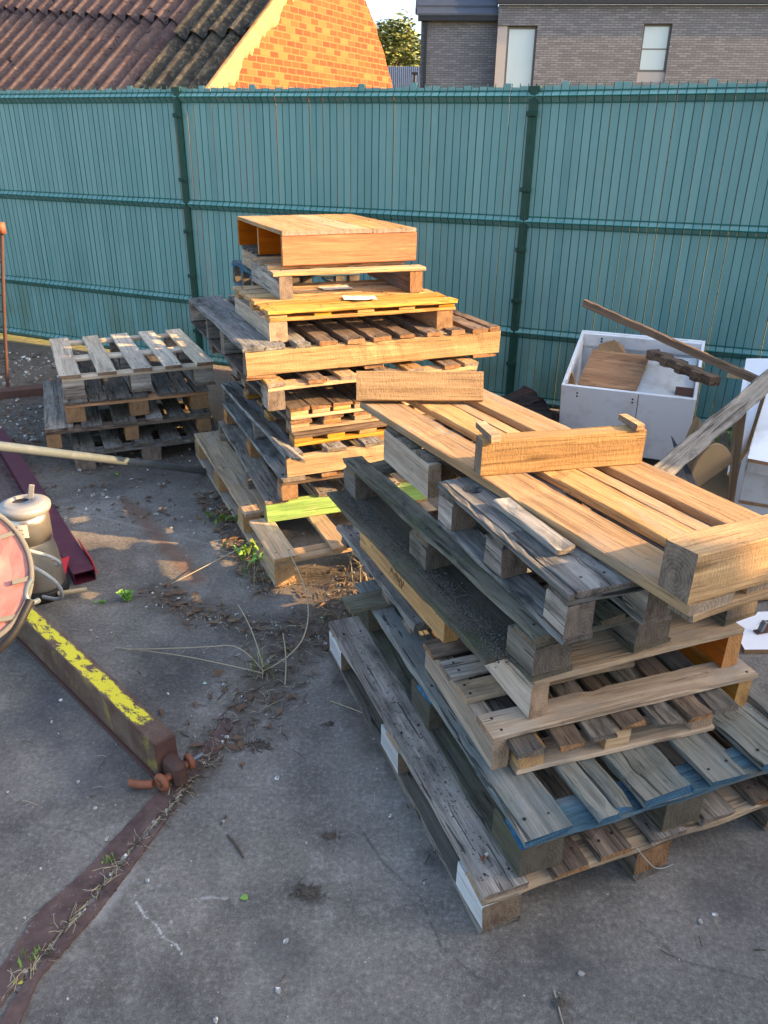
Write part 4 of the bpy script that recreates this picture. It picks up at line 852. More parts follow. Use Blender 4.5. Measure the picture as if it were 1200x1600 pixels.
M['corr'] = mat_corr(); M['corr2'] = mat_corr2()
gdir = Vector((sin(radians(29)), cos(radians(29)), 0)); edir = Vector((cos(radians(29)), -sin(radians(29)), 0)); A0 = pd(342, 132, 8.0)
def onpl(x, y, P0_, nrm): d = ray(x, y); return EYE+d*((P0_-EYE).dot(nrm)/d.dot(nrm))
def gl(v): v = v-A0; return (v.dot(gdir), v.z+A0.z)
ang_g = math.atan2(gdir.y, gdir.x)
out_px = [(342, 132), (352, 118), (385, 72), (440, 0), (531, -122), (552, -60), (571, 0), (580, 24), (588, 40), (592, 62), (601, 85), (606, 108), (613, 134)]
prof = [gl(onpl(x, y, A0, edir)) for x, y in out_px]
ew = empty('brick_barn', (A0.x, A0.y, 0), ang_g, 'old barn with a sunlit orange brick gable and mossy corrugated roof beyond the fence', 'barn')
bm = bmesh.new(); s0 = (prof[3][1]-prof[0][1])/(prof[3][0]-prof[0][0])
left0 = (prof[0][0]-.9/s0, prof[0][1]-.9); pf = [(left0[0], -.2), left0]+prof+[(prof[-1][0]+.35, prof[-1][1]-.9), (prof[-1][0]+.4, -.2)]
pf2 = []
for (a, b), (c_, d_) in zip(pf, pf[1:]+pf[:1]):
    pf2.append((a, b)); L_ = math.hypot(c_-a, d_-b)
    if b > 1.6 and d_ > 1.2:
        for k in range(1, int(L_/.07)): t = k/int(L_/.07); pf2.append((a+(c_-a)*t+R.uniform(-.012, .012), b+(d_-b)*t+R.uniform(-.012, .012)))
a = [bm.verts.new((x, 0, z)) for x, z in pf2]; b = [bm.verts.new((x, .3, z)) for x, z in pf2]
bm.faces.new(a); bm.faces.new(b)
for i in range(len(a)): bm.faces.new((a[i], a[(i+1) % len(a)], b[(i+1) % len(a)], b[i]))
link(mesh_of(bm, 'gable_wall'), 'gable_wall', ew, (0, 0, 0), None, (M['brick'],))
# mortar fillet along the verge
bm = bmesh.new(); la = Vector((left0[0], 0, left0[1])); lb_ = Vector((prof[4][0], 0, prof[4][1])); N = 90; pv = None
for i in range(N+1):
    p = la.lerp(lb_, i/N); wd = .065+.07*mnoise.noise((i*.16, 3, 1))+R.uniform(-.012, .012); q = [bm.verts.new((p.x-.07, .0, p.z+.075)), bm.verts.new((p.x-.065, -.03+R.uniform(-.006, .006), p.z+.07)), bm.verts.new((p.x+wd*.35, -.02+R.uniform(-.006, .004), p.z-wd*.7)), bm.verts.new((p.x+wd*.75, -.002, p.z-wd*1.35+R.uniform(-.03, .03)))]
    if pv:
        for k in range(3): bm.faces.new((pv[k], pv[k+1], q[k+1], q[k]))
    pv = q
link(mesh_of(bm, 'mortar_fillet'), 'mortar_fillet', ew, (0, 0, 0), None, (M['mortar'],))
# roof: local x = up-slope horizontal, y = away from the gable (towards the left), z
sl = math.atan2(lb_.z-la.z, lb_.x-la.x); Ls = (lb_-la).length
eR = Vector((cos(sl), 0, sin(sl))); nR = Vector((-sin(sl), 0, cos(sl)))
nrm_w = Vector((-gdir.x*sin(sl), -gdir.y*sin(sl), cos(sl)))
def roofsy(x, y):
    p = onpl(x, y, A0, nrm_w)-A0; return (p.dot(gdir)/cos(sl)-left0[0]/cos(sl), -p.dot(edir))
ov = [roofsy(x, y) for x, y in ((0, 20), (120, 30), (250, 38), (318, 50))]; ov2 = roofsy(350, 62)
def ovs(y):
    q = sorted(ov, key=lambda t: t[1])
    for (s1, y1), (s2, y2) in zip(q, q[1:]):
        if y <= y2: return s1+(s2-s1)*(y-y1)/(y2-y1)
    return q[-1][0]
def sheet(nm, y0, y1, s0f, s1f, lift, mat, pitch=.27, amp=.046):
    bm = bmesh.new(); ny = int((y1-y0)/pitch*10); rows = 14; g = []
    for j in range(rows+1):
        row = []
        for i in range(ny+1):
            y = y0+(y1-y0)*i/ny; s_ = s0f(y)+(s1f(y)-s0f(y))*j/rows; jag = .012*mnoise.noise((y*9, 2, 5)) if j == 0 else 0
            h = amp*cos(2*pi*y/pitch)+lift+.004*mnoise.noise((s_*2, y*2, 1))+.006*(1-j/rows)
            p = la+eR*(s_+jag)+nR*h; row.append(bm.verts.new((p.x, y, p.z)))
        g.append(row)
    for j in range(rows):
        for i in range(ny): bm.faces.new((g[j][i], g[j][i+1], g[j+1][i+1], g[j+1][i]))
    bmesh.ops.solidify(bm, geom=bm.faces[:], thickness=.008)
    return link(mesh_of(bm, nm, True), nm, ew, (0, 0, 0), None, (mat,))
sheet('roof_sheet', 1.05, 9.0, lambda y: -.1, lambda y: ovs(y)+.15, .02, M['corr'])
sheet('roof_sheet', 1.05, 9.0, ovs, lambda y: Ls, .055, M['corr'])
sheet('roof_sheet', -.02, 1.08, lambda y: -.1, lambda y: ov2[0]+.15, .035, M['corr2'])
sheet('roof_sheet', -.02, 1.08, lambda y: ov2[0], lambda y: Ls, .07, M['corr2'])
pr = (prof[-1][0]+.35-prof[4][0]); 
bm = bmesh.new(); q = [(lb_.x, -.02, lb_.z+.08), (lb_.x, 9, lb_.z+.08), (prof[-1][0]+.2, 9, prof[-1][1]-.4), (prof[-1][0]+.2, .32, prof[-1][1]-.4), (prof[4][0]+.05, .32, prof[4][1]+.03)]
bm.faces.new([bm.verts.new(p) for p in q]); link(mesh_of(bm, 'rear_roof'), 'rear_roof', ew, (0, 0, 0), None, (M['corr'],))
bm = bmesh.new(); bm.faces.new([bm.verts.new(p) for p in ((left0[0]+.1, .3, 0), (left0[0]+.1, 9, 0), (left0[0]+.1, 9, left0[1]), (left0[0]+.1, .3, left0[1]))]); link(mesh_of(bm, 'eaves_wall'), 'eaves_wall', ew, (0, 0, 0), None, (M['brick'],))
# ================================================================== GREY BRICK HOUSE
yawH = radians(-4.0); hd = Vector((cos(yawH), sin(yawH), 0)); hn = Vector((-sin(yawH), cos(yawH), 0)); O2 = pd(772, 132, 20.0)
eh2 = empty('grey_brick_house', (O2.x, O2.y, 0), yawH, 'modern grey brick house with dark tiled roof and tall narrow windows beyond the fence', 'house')
def hl(x, y, back=0.0): p = onpl(x, y, O2+hn*back, hn)-O2; return (p.dot(hd), p.z+O2.z)
def rectwall(nm, xs, zs, holes, y, mat, T=.30):
    """wall in local XZ plane with rectangular holes, front face at y"""
    bm = bmesh.new(); X = sorted(set([xs[0], xs[1]]+[q for h in holes for q in h[:2]])); Z = sorted(set([zs[0], zs[1]]+[q for h in holes for q in h[2:]]))
    def hole(xm, zm): return any(h[0] < xm < h[1] and h[2] < zm < h[3] for h in holes)
    for x0, x1 in zip(X, X[1:]):
        for z0, z1 in zip(Z, Z[1:]):
            if hole((x0+x1)/2, (z0+z1)/2): continue
            bm.faces.new([bm.verts.new(p) for p in ((x0, y, z0), (x1, y, z0), (x1, y, z1), (x0, y, z1))])
    for h in holes:
        x0, x1, z0, z1 = h
        for q in (((x0, z0), (x0, z1)), ((x1, z0), (x1, z1)), ((x0, z0), (x1, z0)), ((x0, z1), (x1, z1))):
            bm.faces.new([bm.verts.new(p) for p in ((q[0][0], y, q[0][1]), (q[1][0], y, q[1][1]), (q[1][0], y+T, q[1][1]), (q[0][0], y+T, q[0][1]))])
    bm.faces.new([bm.verts.new(p) for p in ((xs[0], y, zs[0]), (xs[0], y+5, zs[0]), (xs[0], y+5, zs[1]), (xs[0], y, zs[1]))])
    bmesh.ops.remove_doubles(bm, verts=bm.verts, dist=.0001)
    return link(mesh_of(bm, nm), nm, eh2, (0, 0, 0), None, (mat,))
w1 = (*[hl(x, 90)[0] for x in (775, 836)], hl(800, 200)[1], hl(800, 40)[1]); w2 = (hl(1001, 80)[0], hl(1048, 60)[0], hl(1020, 129)[1], hl(1020, 37)[1])
ztop_ = hl(900, 7)[1]; xr = hl(1260, 60)[0]+2
rectwall('main_wall', (0, xr), (0, ztop_), [w1, w2], 0, M['gbrick'])
zw = hl(715, 31, .35)[1]; xl = hl(657.5, 60, .35)[0]
rectwall('wing_wall', (xl, 0.02), (0, zw), [], .35, M['gbrick'])
M['glass'] = simple('window_glass', (.42, .50, .55), .06, 0.0, (.5, .58, .62), .6, .5, spec=.9)
M['blind'] = simple('white_blind', (.62, .66, .68), .6)
def gwin(x0, x1, z0, z1, y, bars=(), blind=None):
    f_ = .05; wd = bxm('window', (x1-x0, .06, z1-z0), ((x0+x1)/2, y, (z0+z1)/2), None, (M['frame'],), eh2, bev=0)
    bxm('pane', (x1-x0-2*f_, .01, z1-z0-2*f_), (0, -.034, 0), None, (M['glass'],), wd, bev=0)
    for zb in bars: bxm('glazing_bar', (x1-x0-2*f_, .012, .03), (0, -.042, zb-(z0+z1)/2), None, (M['frame'],), wd, bev=0)
    return wd
xm = hl(790, 90)[0]
bxm('stone_jamb', (xm-w1[0], .05, w1[3]-w1[2]), ((xm+w1[0])/2, .06, (w1[2]+w1[3])/2), None, (M['lintel'],), eh2, bev=0)
gwin(xm+.005, w1[1], w1[2], w1[3]-.02, .14)
zsill = hl(1020, 112)[1]
gwin(w2[0], w2[1]-.0, zsill, w2[3], .14, (hl(1020, 76)[1],)); bxm('sill_panel', (w2[1]-w2[0], .05, zsill-w2[2]-.01), ((w2[0]+w2[1])/2, .08, (zsill+w2[2])/2-.005), None, (M['lintel'],), eh2, bev=0)
bxm('gutter', (xr+.1, .16, .10), (xr/2, -.06, ztop_+.055), None, (M['gutter'],), eh2); bxm('gutter', (-xl+.1, .16, .12), (xl/2-.03, .25, zw+.02), None, (M['gutter'],), eh2)
bxm('downpipe', (.08, .08, zw), (hl(665, 60, .35)[0], .30, zw/2), None, (M['gutter'],), eh2)
def tiles(nm, x0, x1, y0, z0, rows, run=.30, rise=.22):
    bm = bmesh.new()
    for i in range(rows):
        y, z = y0+i*run, z0+i*rise; nx = 10; 
        v = [bm.verts.new(p) for p in ((x0, y, z), (x1, y, z), (x1, y, z+.045), (x0, y, z+.045), (x1, y+run, z+rise+.01), (x0, y+run, z+rise+.01))]
        bm.faces.new((v[0], v[1], v[2], v[3])); bm.faces.new((v[3], v[2], v[4], v[5]))
    return link(mesh_of(bm, nm), nm, eh2, (0, 0, 0), None, (M['slate_dark'],))
M['tile'] = simple('blue_black_tile', (.035, .042, .06), .35, 0, (.06, .07, .09), 5, .5, spec=.5)
o = tiles('roof', 0.0, xr, -.10, ztop_+.08, 16); o2 = tiles('wing_roof', xl-.12, -.0, .15, zw+.07, 16)
for q in (o, o2): q.data.materials.clear(); q.data.materials.append(M['tile'])
bxm('verge_board', (.04, 5.6, .14), (xl-.14, 2.6, zw+1.83), (math.atan2(.22, .30), 0, 0), (M['gutter'],), eh2)
# low dark roof far behind
p1, p2 = pd(604, 132, 31), pd(668, 132, 31); zt2 = pd(630, 107, 34).z
e5 = empty('distant_house', (p1.x, p1.y, 0), 0, 'far house of which only the dark ribbed roof shows above the fence', 'house')
bm = bmesh.new(); X0, X1 = -1.2, p2.x-p1.x+.6
for i in range(40):
    x0, x1 = X0+(X1-X0)*i/40, X0+(X1-X0)*(i+1)/40; xm_ = (x0+x1)/2
    for a, b, da, db in ((x0, xm_, 0, .03), (xm_, x1, .03, 0)): bm.faces.new([bm.verts.new(p) for p in ((a, -.3, p1.z-.6+da), (b, -.3, p1.z-.6+db), (b, 3, zt2+db), (a, 3, zt2+da))])
link(mesh_of(bm, 'roof'), 'roof', e5, (0, 0, 0), None, (M['tile'],)); bxm('wall', (X1-X0-.4, 5, p1.z-.5), ((X0+X1)/2, 2.6, (p1.z-.5)/2), None, (M['gbrick'],), e5, bev=0)
tube('roof_vent', [(1.13, .0, p1.z-.3), (1.13, 0, p1.z+.35)], .06, (M['gutter'],), e5); bxm('vent_cap', (.25, .2, .08), (1.13, 0, p1.z+.40), None, (M['gutter'],), e5)
# ================================================================== TREES
def mat_leaf(nm, c1, c2):
    n = NT(nm); g = n.n('ShaderNodeNewGeometry'); col = n.mix(g.outputs['Random Per Island'], c1, c2)
    n.b.inputs['Transmission Weight'].default_value = 0; m = n.fin(col, .6, 0, None, .3)
    return m
M['leafA'] = mat_leaf('tree_leaf', (.05, .085, .03), (.24, .25, .075)); M['bark'] = simple('bark', (.09, .065, .045), .9, 0, (.04, .03, .02), 4, .6, .5)
def tree(x, y, h, rad, seed, label, n=5200, ls=.16):
    rr = random.Random(seed); e = empty('tree', (x, y, 0), 0, label, 'tree', 'trees beyond the houses')
    bm = bmesh.new(); top = Vector((0, 0, h*.8)); cyl = []
    def limb(a, b, r0, r1):
        d = b-a; q = d.to_track_quat('Z', 'Y').to_matrix(); A = [bm.verts.new(a+q @ Vector((r0*cos(k*pi/4), r0*sin(k*pi/4), 0))) for k in range(8)]; B = [bm.verts.new(b+q @ Vector((r1*cos(k*pi/4), r1*sin(k*pi/4), 0))) for k in range(8)]
        for k in range(8): bm.faces.new((A[k], A[(k+1) % 8], B[(k+1) % 8], B[k]))
    limb(Vector((0, 0, 0)), Vector((.1, 0, h*.45)), .28, .18); limb(Vector((.1, 0, h*.45)), Vector((0, 0, h*.9)), .18, .05)
    cl = []
    for i in range(34):
        a = rr.uniform(0, 2*pi); zz = h*rr.uniform(.35, .97); rl = rad*(1-((zz/h-.55)/.5)**2*.8)*rr.uniform(.45, 1.0)
        c = Vector((rl*cos(a), rl*sin(a), zz)); cl.append((c, rr.uniform(.45, .95))); limb(Vector((0, 0, zz*.8)), c, .07, .02)
    link(mesh_of(bm, 'trunk'), 'trunk', e, (0, 0, 0), None, (M['bark'],))
    bm = bmesh.new()
    for i in range(n):
        c, s = rr.choice(cl); v = Vector((rr.gauss(0, 1), rr.gauss(0, 1), rr.gauss(0, .8))); v = v.normalized()*s*rr.uniform(.3, 1.15)**.6
        p = c+v; q = Matrix.Rotation(rr.uniform(0, 6.28), 3, 'Z') @ Matrix.Rotation(rr.uniform(-1.2, 1.2), 3, 'X'); l = ls*rr.uniform(.5, 1.2)
        bm.faces.new([bm.verts.new(p+q @ Vector(t)) for t in ((-l, 0, 0), (0, -l*.5, 0), (l, 0, .03), (0, l*.5, 0))])
    link(mesh_of(bm, 'crown'), 'crown', e, (0, 0, 0), None, (M['leafA'],))
ta = pd(612, 100, 42); zt_ = pd(612, 44, 42).z; tree(ta.x, ta.y, zt_, 1.8, 3, 'pointed green tree standing left in the gap between barn and house', 6500)
tb_ = pd(640, 100, 44); tree(tb_.x, tb_.y, pd(640, 60, 44).z, 1.9, 8, 'rounder green tree right in the gap, touching the grey house', 6500)
tc_ = pd(590, 100, 50); tree(tc_.x-1.0, tc_.y, pd(590, 52, 50).z, 2.0, 11, 'darker tree mostly hidden by the sunlit gable', 4000)
tree(ta.x+.5, ta.y+4, zt_-1.2, 2.6, 21, 'low bushy tree filling the bottom of the gap over the dark roof', 6500, .2)
# ================================================================== ADDED OUT OF FRAME BLOCKERS, SIZED TO SHAPE THE SHADE IN THE YARD
def blocker(name, x0, x1, y0, y1, h, ridge, label, key):
    e = empty(name, (x0, y0, 0), 0, label, 'blocker'); wx, wy = x1-x0, y1-y0
    bxm('wall', (wx, wy, h), (wx/2, wy/2, h/2), None, (M['gbrick'] if key else M['brick'],), e, bev=0)
    bm = bmesh.new(); v = [bm.verts.new(p) for p in ((-.02, -.1, h+.003), (-.02, wy, h+.003), (wx+.15, wy, h+.003), (wx+.15, -.1, h+.003), (-.02, -.1, h+.05), (-.02, wy, h+.05), (wx/2, -.1, h+ridge), (wx/2, wy, h+ridge), (wx+.15, wy, h+.05), (wx+.15, -.1, h+.05))]
    for f in ((0, 1, 2, 3), (0, 1, 5, 4), (4, 5, 7, 6), (6, 7, 8, 9), (9, 8, 2, 3), (0, 4, 6, 9, 3), (1, 5, 7, 8, 2)): bm.faces.new([v[k] for k in f])
    link(mesh_of(bm, 'roof'), 'roof', e, (0, 0, 0), None, (M['tile'],)); bxm('door', (.04, .9, min(1.95, h*.9)), (-.021, wy*.4, min(1.95, h*.9)/2), None, (M['fgreen'],), e)
blocker('tall_blocker', 5.0, 9.0, -9.0, 0.58, 3.1, .5, 'added tall brick blocker off to the right, outside the view, shading the foreground', 0)
blocker('mid_blocker', 5.0, 8.0, .60, 1.10, 2.45, .35, 'added low brick blocker off to the right, outside the view, shading the near yard', 0)
blocker('low_blocker', 5.0, 6.4, 1.12, 2.35, 1.62, .15, 'added small blocker beside the low brick one, outside the view on the right', 1)
blocker('fence_blocker', 5.0, 6.0, 2.60, 4.75, 2.05, .3, 'added narrow shed near the fence, outside the view on the right', 1)
# ================================================================== GROUND
def mat_ground():
    n = NT('yard_concrete'); c = n.co('Object', False)
    def P2(p): q = px(p[0], p[1], 0); return (q.x, q.y)
    sx = n.n('ShaderNodeSeparateXYZ'); n.put(sx.inputs[0], c); X, Y = sx.outputs[0], sx.outputs[1]
    wob1 = n.math('MULTIPLY', n.math('SUBTRACT', n.noise(c, 5, 5, .7), .5), .34); wob2 = n.math('MULTIPLY', n.math('SUBTRACT', n.noise(c, 45, 4, .7), .5), .05)
    def seg(a, b, raw=False):
        ax_, ay_, bx2, by2 = a[0], a[1], b[0], b[1]; dx, dy = bx2-ax_, by2-ay_; L2 = dx*dx+dy*dy
        px_, py_ = n.math('SUBTRACT', X, ax_), n.math('SUBTRACT', Y, ay_)
        t = n.math('DIVIDE', n.math('ADD', n.math('MULTIPLY', px_, dx), n.math('MULTIPLY', py_, dy)), L2, True)
        ex, ey = n.math('SUBTRACT', px_, n.math('MULTIPLY', t, dx)), n.math('SUBTRACT', py_, n.math('MULTIPLY', t, dy))
        return n.math('SQRT', n.math('ADD', n.math('MULTIPLY', ex, ex), n.math('MULTIPLY', ey, ey)))
    def mn(l):
        o = l[0]
        for q in l[1:]: o = n.math('MINIMUM', o, q)
        return o
    big = n.noise(c, 1.7, 6, .62, .5); med = n.noise(c, 9, 6, .7); fine = n.noise(c, 70, 5, .75); grit = n.noise(c, 260, 3, .7)
    col = n.mix(n.ramp(big, .38, .62), (.15, .137, .12), (.275, .252, .22))
    col = n.mix(n.math('MULTIPLY', n.ramp(med, .50, .72), .55), col, (.40, .375, .34))
    col = n.mix(n.math('MULTIPLY', n.ramp(n.noise(c, 4.3, 5, .7, .8), .56, .72), .65), col, (.10, .096, .094))
    col = n.mix(n.math('MULTIPLY', n.ramp(n.noise(n.scale(c, (1, 1.2, 1)), 2.6, 4, .6), .6, .78), .55), col, (.15, .125, .10))
    col = n.mix(n.ramp(fine, .38, .62), n.mix(.42, col, (.02, .02, .02)), col)
    col = n.mix(n.math('MULTIPLY', n.ramp(fine, .56, .70), .4), col, (.40, .385, .36))
    col = n.mix(n.math('MULTIPLY', n.ramp(grit, .58, .68), .45), col, (.42, .41, .38)); col = n.mix(n.math('MULTIPLY', n.ramp(grit, .42, .34), .45), col, (.03, .03, .03))
    sp = n.ramp(n.vor(c, 38, rnd=1.0), .055, .03); spm = n.math('MULTIPLY', sp, n.ramp(n.noise(c, 13, 3, .6), .52, .6)); col = n.mix(spm, col, (.6, .59, .55))
    lg = n.noise(n.scale(c, (1, 1, 1)), .9, 4, .6, .6); col = n.mix(1.0, col, n.ramp(lg, .36, .62, (.66, .66, .68), (1.18, 1.16, 1.12)), 'MULTIPLY')
    # fine pale cracks
    def crack(pts, wd, k, colr=(.5, .49, .46)):
        nonlocal col
        dd = n.math('ADD', mn([seg(P2(a), P2(b)) for a, b in zip(pts, pts[1:])]), n.math('MULTIPLY', n.math('ABSOLUTE', n.math('SUBTRACT', n.noise(c, 30, 4, .7), .5)), .06))
        col = n.mix(n.math('MULTIPLY', n.ramp(dd, wd*2, wd*.5), k), col, colr)
    crack([(213, 1410), (225, 1430), (246, 1447), (254, 1464), (276, 1476), (284, 1490)], .0035, .8)
    crack([(95, 792), (210, 822), (335, 852)], .010, .35, (.36, .35, .31)); pass
    crack([(150, 1430), (175, 1400), (200, 1360)], .02, .35)
    crack([(560, 1290), (600, 1350), (655, 1400), (690, 1480), (760, 1540)], .004, .5, (.04, .04, .04)); crack([(60, 1290), (130, 1300), (180, 1340)], .004, .4, (.05, .05, .05)); crack([(1000, 1440), (1060, 1500), (1180, 1530)], .004, .45, (.05, .05, .05))
    crack([(305, 1405), (330, 1402), (352, 1404)], .004, .5); pass
    for a_, r_, k_ in (((880, 1500), .10, .5), ((420, 1480), .08, .45), ((650, 1330), .05, .5), ((1100, 1400), .07, .4)):
        d = n.math('ADD', seg(P2(a_), P2((a_[0]+40, a_[1]+12))), n.math('MULTIPLY', wob1, .8)); col = n.mix(n.math('MULTIPLY', n.ramp(d, r_, r_*.2), k_), col, (.055, .055, .058))
    # stains
    d = n.math('ADD', seg(P2((196, 782)), P2((308, 905))), n.math('MULTIPLY', wob1, .35)); col = n.mix(n.math('MULTIPLY', n.ramp(d, .065, .015), .62), col, (.17, .085, .05))
    d = n.math('ADD', seg(P2((470, 1395)), P2((490, 1400))), wob2); col = n.mix(n.math('MULTIPLY', n.ramp(d, .035, .01), .8), col, (.06, .052, .04))
    d = n.math('ADD', seg(P2((60, 1110)), P2((150, 1230))), wob1); col = n.mix(n.math('MULTIPLY', n.ramp(d, .14, .0), .45), col, (.045, .052, .07))
    # sandy dirt along joints and the passage between the stacks
    segs = [((345, 1165), (400, 1080), .03), ((400, 1080), (470, 1010), .11), ((470, 1010), (545, 930), .13), ((235, 925), (330, 965), .06), ((330, 965), (450, 1000), .05), ((290, 1235), (350, 1160), .02), ((330, 780), (420, 915), .06), ((520, 1000), (620, 1200), .035), ((570, 900), (480, 905), .10)]
    f = None
    for a, b, r in segs:
        m_ = n.ramp(n.math('ADD', n.math('SUBTRACT', seg(P2(a), P2(b)), r), n.math('ADD', wob1, wob2)), .07, -.05); f = m_ if f is None else n.math('MAXIMUM', f, m_)
    soil = n.math('ADD', n.math('ADD', n.math('MULTIPLY', X, -.18), Y), n.math('MULTIPLY', n.math('SUBTRACT', n.noise(c, 1.6, 5, .7), .5), 1.6)); soilm = n.ramp(soil, 4.25, 4.75)
    dirt = n.mix(n.ramp(n.noise(c, 33, 6, .8), .35, .7), (.055, .043, .034), (.21, .165, .125)); dirt = n.mix(n.ramp(grit, .58, .7), dirt, (.36, .31, .25))
    dirt = n.mix(n.math('MULTIPLY', n.ramp(n.noise(c, 8, 5, .7), .5, .66), .55), dirt, (.045, .038, .032))
    dm = n.math('MULTIPLY', n.math('MAXIMUM', n.math('MULTIPLY', f, .85), n.math('MULTIPLY', soilm, .8)), n.ramp(fine, .30, .46))
    col = n.mix(dm, col, dirt)
    # beyond the fence: sunlit rough grass
    sd_ = n.math('ADD', n.math('ADD', n.math('MULTIPLY', n.math('SUBTRACT', X, .972), .375), n.math('SUBTRACT', Y, 5.84)), n.math('MULTIPLY', wob1, .6))
    gr = n.mix(n.ramp(n.noise(c, 14, 6, .75), .4, .62), (.10, .12, .04), (.26, .23, .11)); col = n.mix(n.ramp(sd_, .05, .25), col, gr)
    hh = n.math('ADD', n.math('MULTIPLY', fine, .6), n.math('ADD', n.math('MULTIPLY', grit, .3), n.math('MULTIPLY', n.math('MULTIPLY', dm, n.noise(c, 60, 5, .8)), 2.0)))
    return n.fin(col, n.ramp(med, .3, .7, (.78,)*3, (.92,)*3), 0, n.bump(hh, .6, .006), .25)
M['ground'] = mat_ground()
bm = bmesh.new(); xs = [-300, -60, -12]+[-6+.5*i for i in range(25)]+[12, 60, 300]; ys = [-60, -8]+[-1+.5*i for i in range(22)]+[14, 40, 120, 400]
g = [[bm.verts.new((x, y, 0 if abs(x) > 7 or y > 11 or y < -1 else 0)) for x in xs] for y in ys]
for j in range(len(ys)-1):
    for i in range(len(xs)-1): bm.faces.new((g[j][i], g[j][i+1], g[j+1][i+1], g[j+1][i]))
o = link(mesh_of(bm, 'ground'), 'ground', None, None, None, (M['ground'],)); tag(o, 'dark worn concrete yard with dirt, stains and pale cracks', 'ground', kind='structure')
# steel edging let into the concrete
n = NT('edging_rust'); c = n.co('Object', False); col = n.mix(n.ramp(n.noise(c, 13, 6, .7), .38, .66), (.070, .043, .038), (.145, .092, .078)); col = n.mix(n.ramp(n.noise(c, 40, 5, .8), .6, .72), col, (.30, .26, .24))
M['edging'] = n.fin(col, .75, 0, n.bump(n.noise(c, 90, 4, .7), .5, .002))
def ribbon(L_, R_, T, seed, nseg=14):
    bm = bmesh.new(); prev = None; rr = random.Random(seed)
    pts = []
    for (l0, r0), (l1, r1) in zip(zip(L_, R_), zip(L_[1:], R_[1:])):
        for k in range(nseg): t = k/nseg; pts.append((l0.lerp(l1, t), r0.lerp(r1, t)))
    pts.append((L_[-1], R_[-1]))
    for l, r in pts:
        l = l+Vector((rr.uniform(-.0022, .0022), rr.uniform(-.003, .003), 0)); r = r+Vector((rr.uniform(-.0022, .0022), rr.uniform(-.003, .003), 0)); zt = T+rr.uniform(-.0008, .0008)
        q = [bm.verts.new((l.x, l.y, -.004)), bm.verts.new((l.x, l.y, zt)), bm.verts.new((r.x, r.y, zt+.001)), bm.verts.new((r.x, r.y, -.004))]
        if prev:
            for k in range(4): bm.faces.new((prev[k], prev[(k+1) % 4], q[(k+1) % 4], q[k]))
        else: bm.faces.new(q)
        prev = q
    bm.faces.new(prev); return mesh_of(bm, 'steel_edging')
def PX(l): return [px(x, y, 0) for x, y in l]
o = link(ribbon(PX([(-60, 1590), (0, 1515), (60, 1425), (130, 1366), (180, 1310), (246, 1240), (330, 1150), (350, 1120)]), PX([(-45, 1640), (12, 1560), (88, 1462), (148, 1395), (195, 1335), (262, 1262), (348, 1168), (366, 1132)]), .005, 1), 'steel_edging', None, None, None, (M['edging'],)); tag(o, 'left strip of rusty steel edging let into the concrete', 'steel edging', 'twin rusty edging strips')
o = link(ribbon(PX([(-30, 1655), (20, 1565), (95, 1468), (155, 1402), (202, 1340), (270, 1268)]), PX([(0, 1670), (62, 1530), (150, 1432), (186, 1385), (226, 1330), (292, 1240)]), .007, 2), 'steel_edging', None, None, None, (M['edging'],)); tag(o, 'right strip of rusty steel edging, nearer the camera, ending below the shackle', 'steel edging', 'twin rusty edging strips')
# ------------------------------------------------------------------ scattered stuff
def scatter(name, fn, n_, label, cat, mats, seed, kinds, big=1.0):
    rr = random.Random(seed); bm = bmesh.new()
    for i in range(n_):
        x, y = fn(rr); k = rr.choice(kinds); a = rr.uniform(0, 6.28)
        if k == 'peb':
            s = rr.choice((.002, .003, .003, .004, .005, .009))*rr.uniform(.6, 1.2)*big; m_ = Matrix.Translation((x, y, s*.35)) @ Matrix.Rotation(a, 4, 'Z') @ Matrix.Diagonal((s, s*rr.uniform(.6, 1), s*rr.uniform(.4, .8), 1))
            r = bmesh.ops.create_icosphere(bm, subdivisions=1, radius=1, matrix=m_)
            for v in r['verts']: v.co += Vector((rr.uniform(-1, 1), rr.uniform(-1, 1), rr.uniform(-1, 1)))*s*.22
            for f in set(f for v in r['verts'] for f in v.link_faces): f.material_index = 0 if rr.random() < .8 else min(1, len(mats)-1)
        elif k == 'leaf':
            l = rr.uniform(.008, .028); w_ = l*rr.uniform(.35, .6); tl = Matrix.Translation((x, y, .004+l*.15)) @ Matrix.Rotation(a, 4, 'Z') @ Matrix.Rotation(rr.uniform(-.5, .5), 4, 'X')
            P_ = [(-l, 0, 0), (-l*.2, -w_, l*.2), (l, 0, .0), (-l*.1, w_, l*.25), (0, 0, -.1*l)]
            v = [bm.verts.new(tl @ Vector(p)) for p in P_]
            for q in ((0, 1, 4), (1, 2, 4), (2, 3, 4), (3, 0, 4)): f = bm.faces.new([v[t] for t in q]); f.material_index = min(2, len(mats)-1)
        elif k == 'straw' or k == 'twig':
            l = rr.uniform(.015, .055) if k == 'straw' else rr.uniform(.015, .05); r = .0009 if k == 'straw' else .0018; b = rr.uniform(-.5, .5); z = rr.uniform(.002, .010)
            p = Vector((x, y, z)); q = p+Vector((cos(a), sin(a), rr.uniform(-.05, .15)))*l*.5; s_ = q+Vector((cos(a+b), sin(a+b), rr.uniform(-.2, .1)))*l*.5; s_.z = max(.001, s_.z)
            mi = min(3 if k == 'straw' else 4, len(mats)-1); cyl_between(bm, p, q, r, 3, mi); cyl_between(bm, q, s_, r*.8, 3, mi)
    o = link(mesh_of(bm, name), name, None, None, None, mats); return tag(o, label, cat, kind='stuff')
SM = (M['stone'], M['whitebit'], M['deadleaf'], M['straw'], M['twig'])
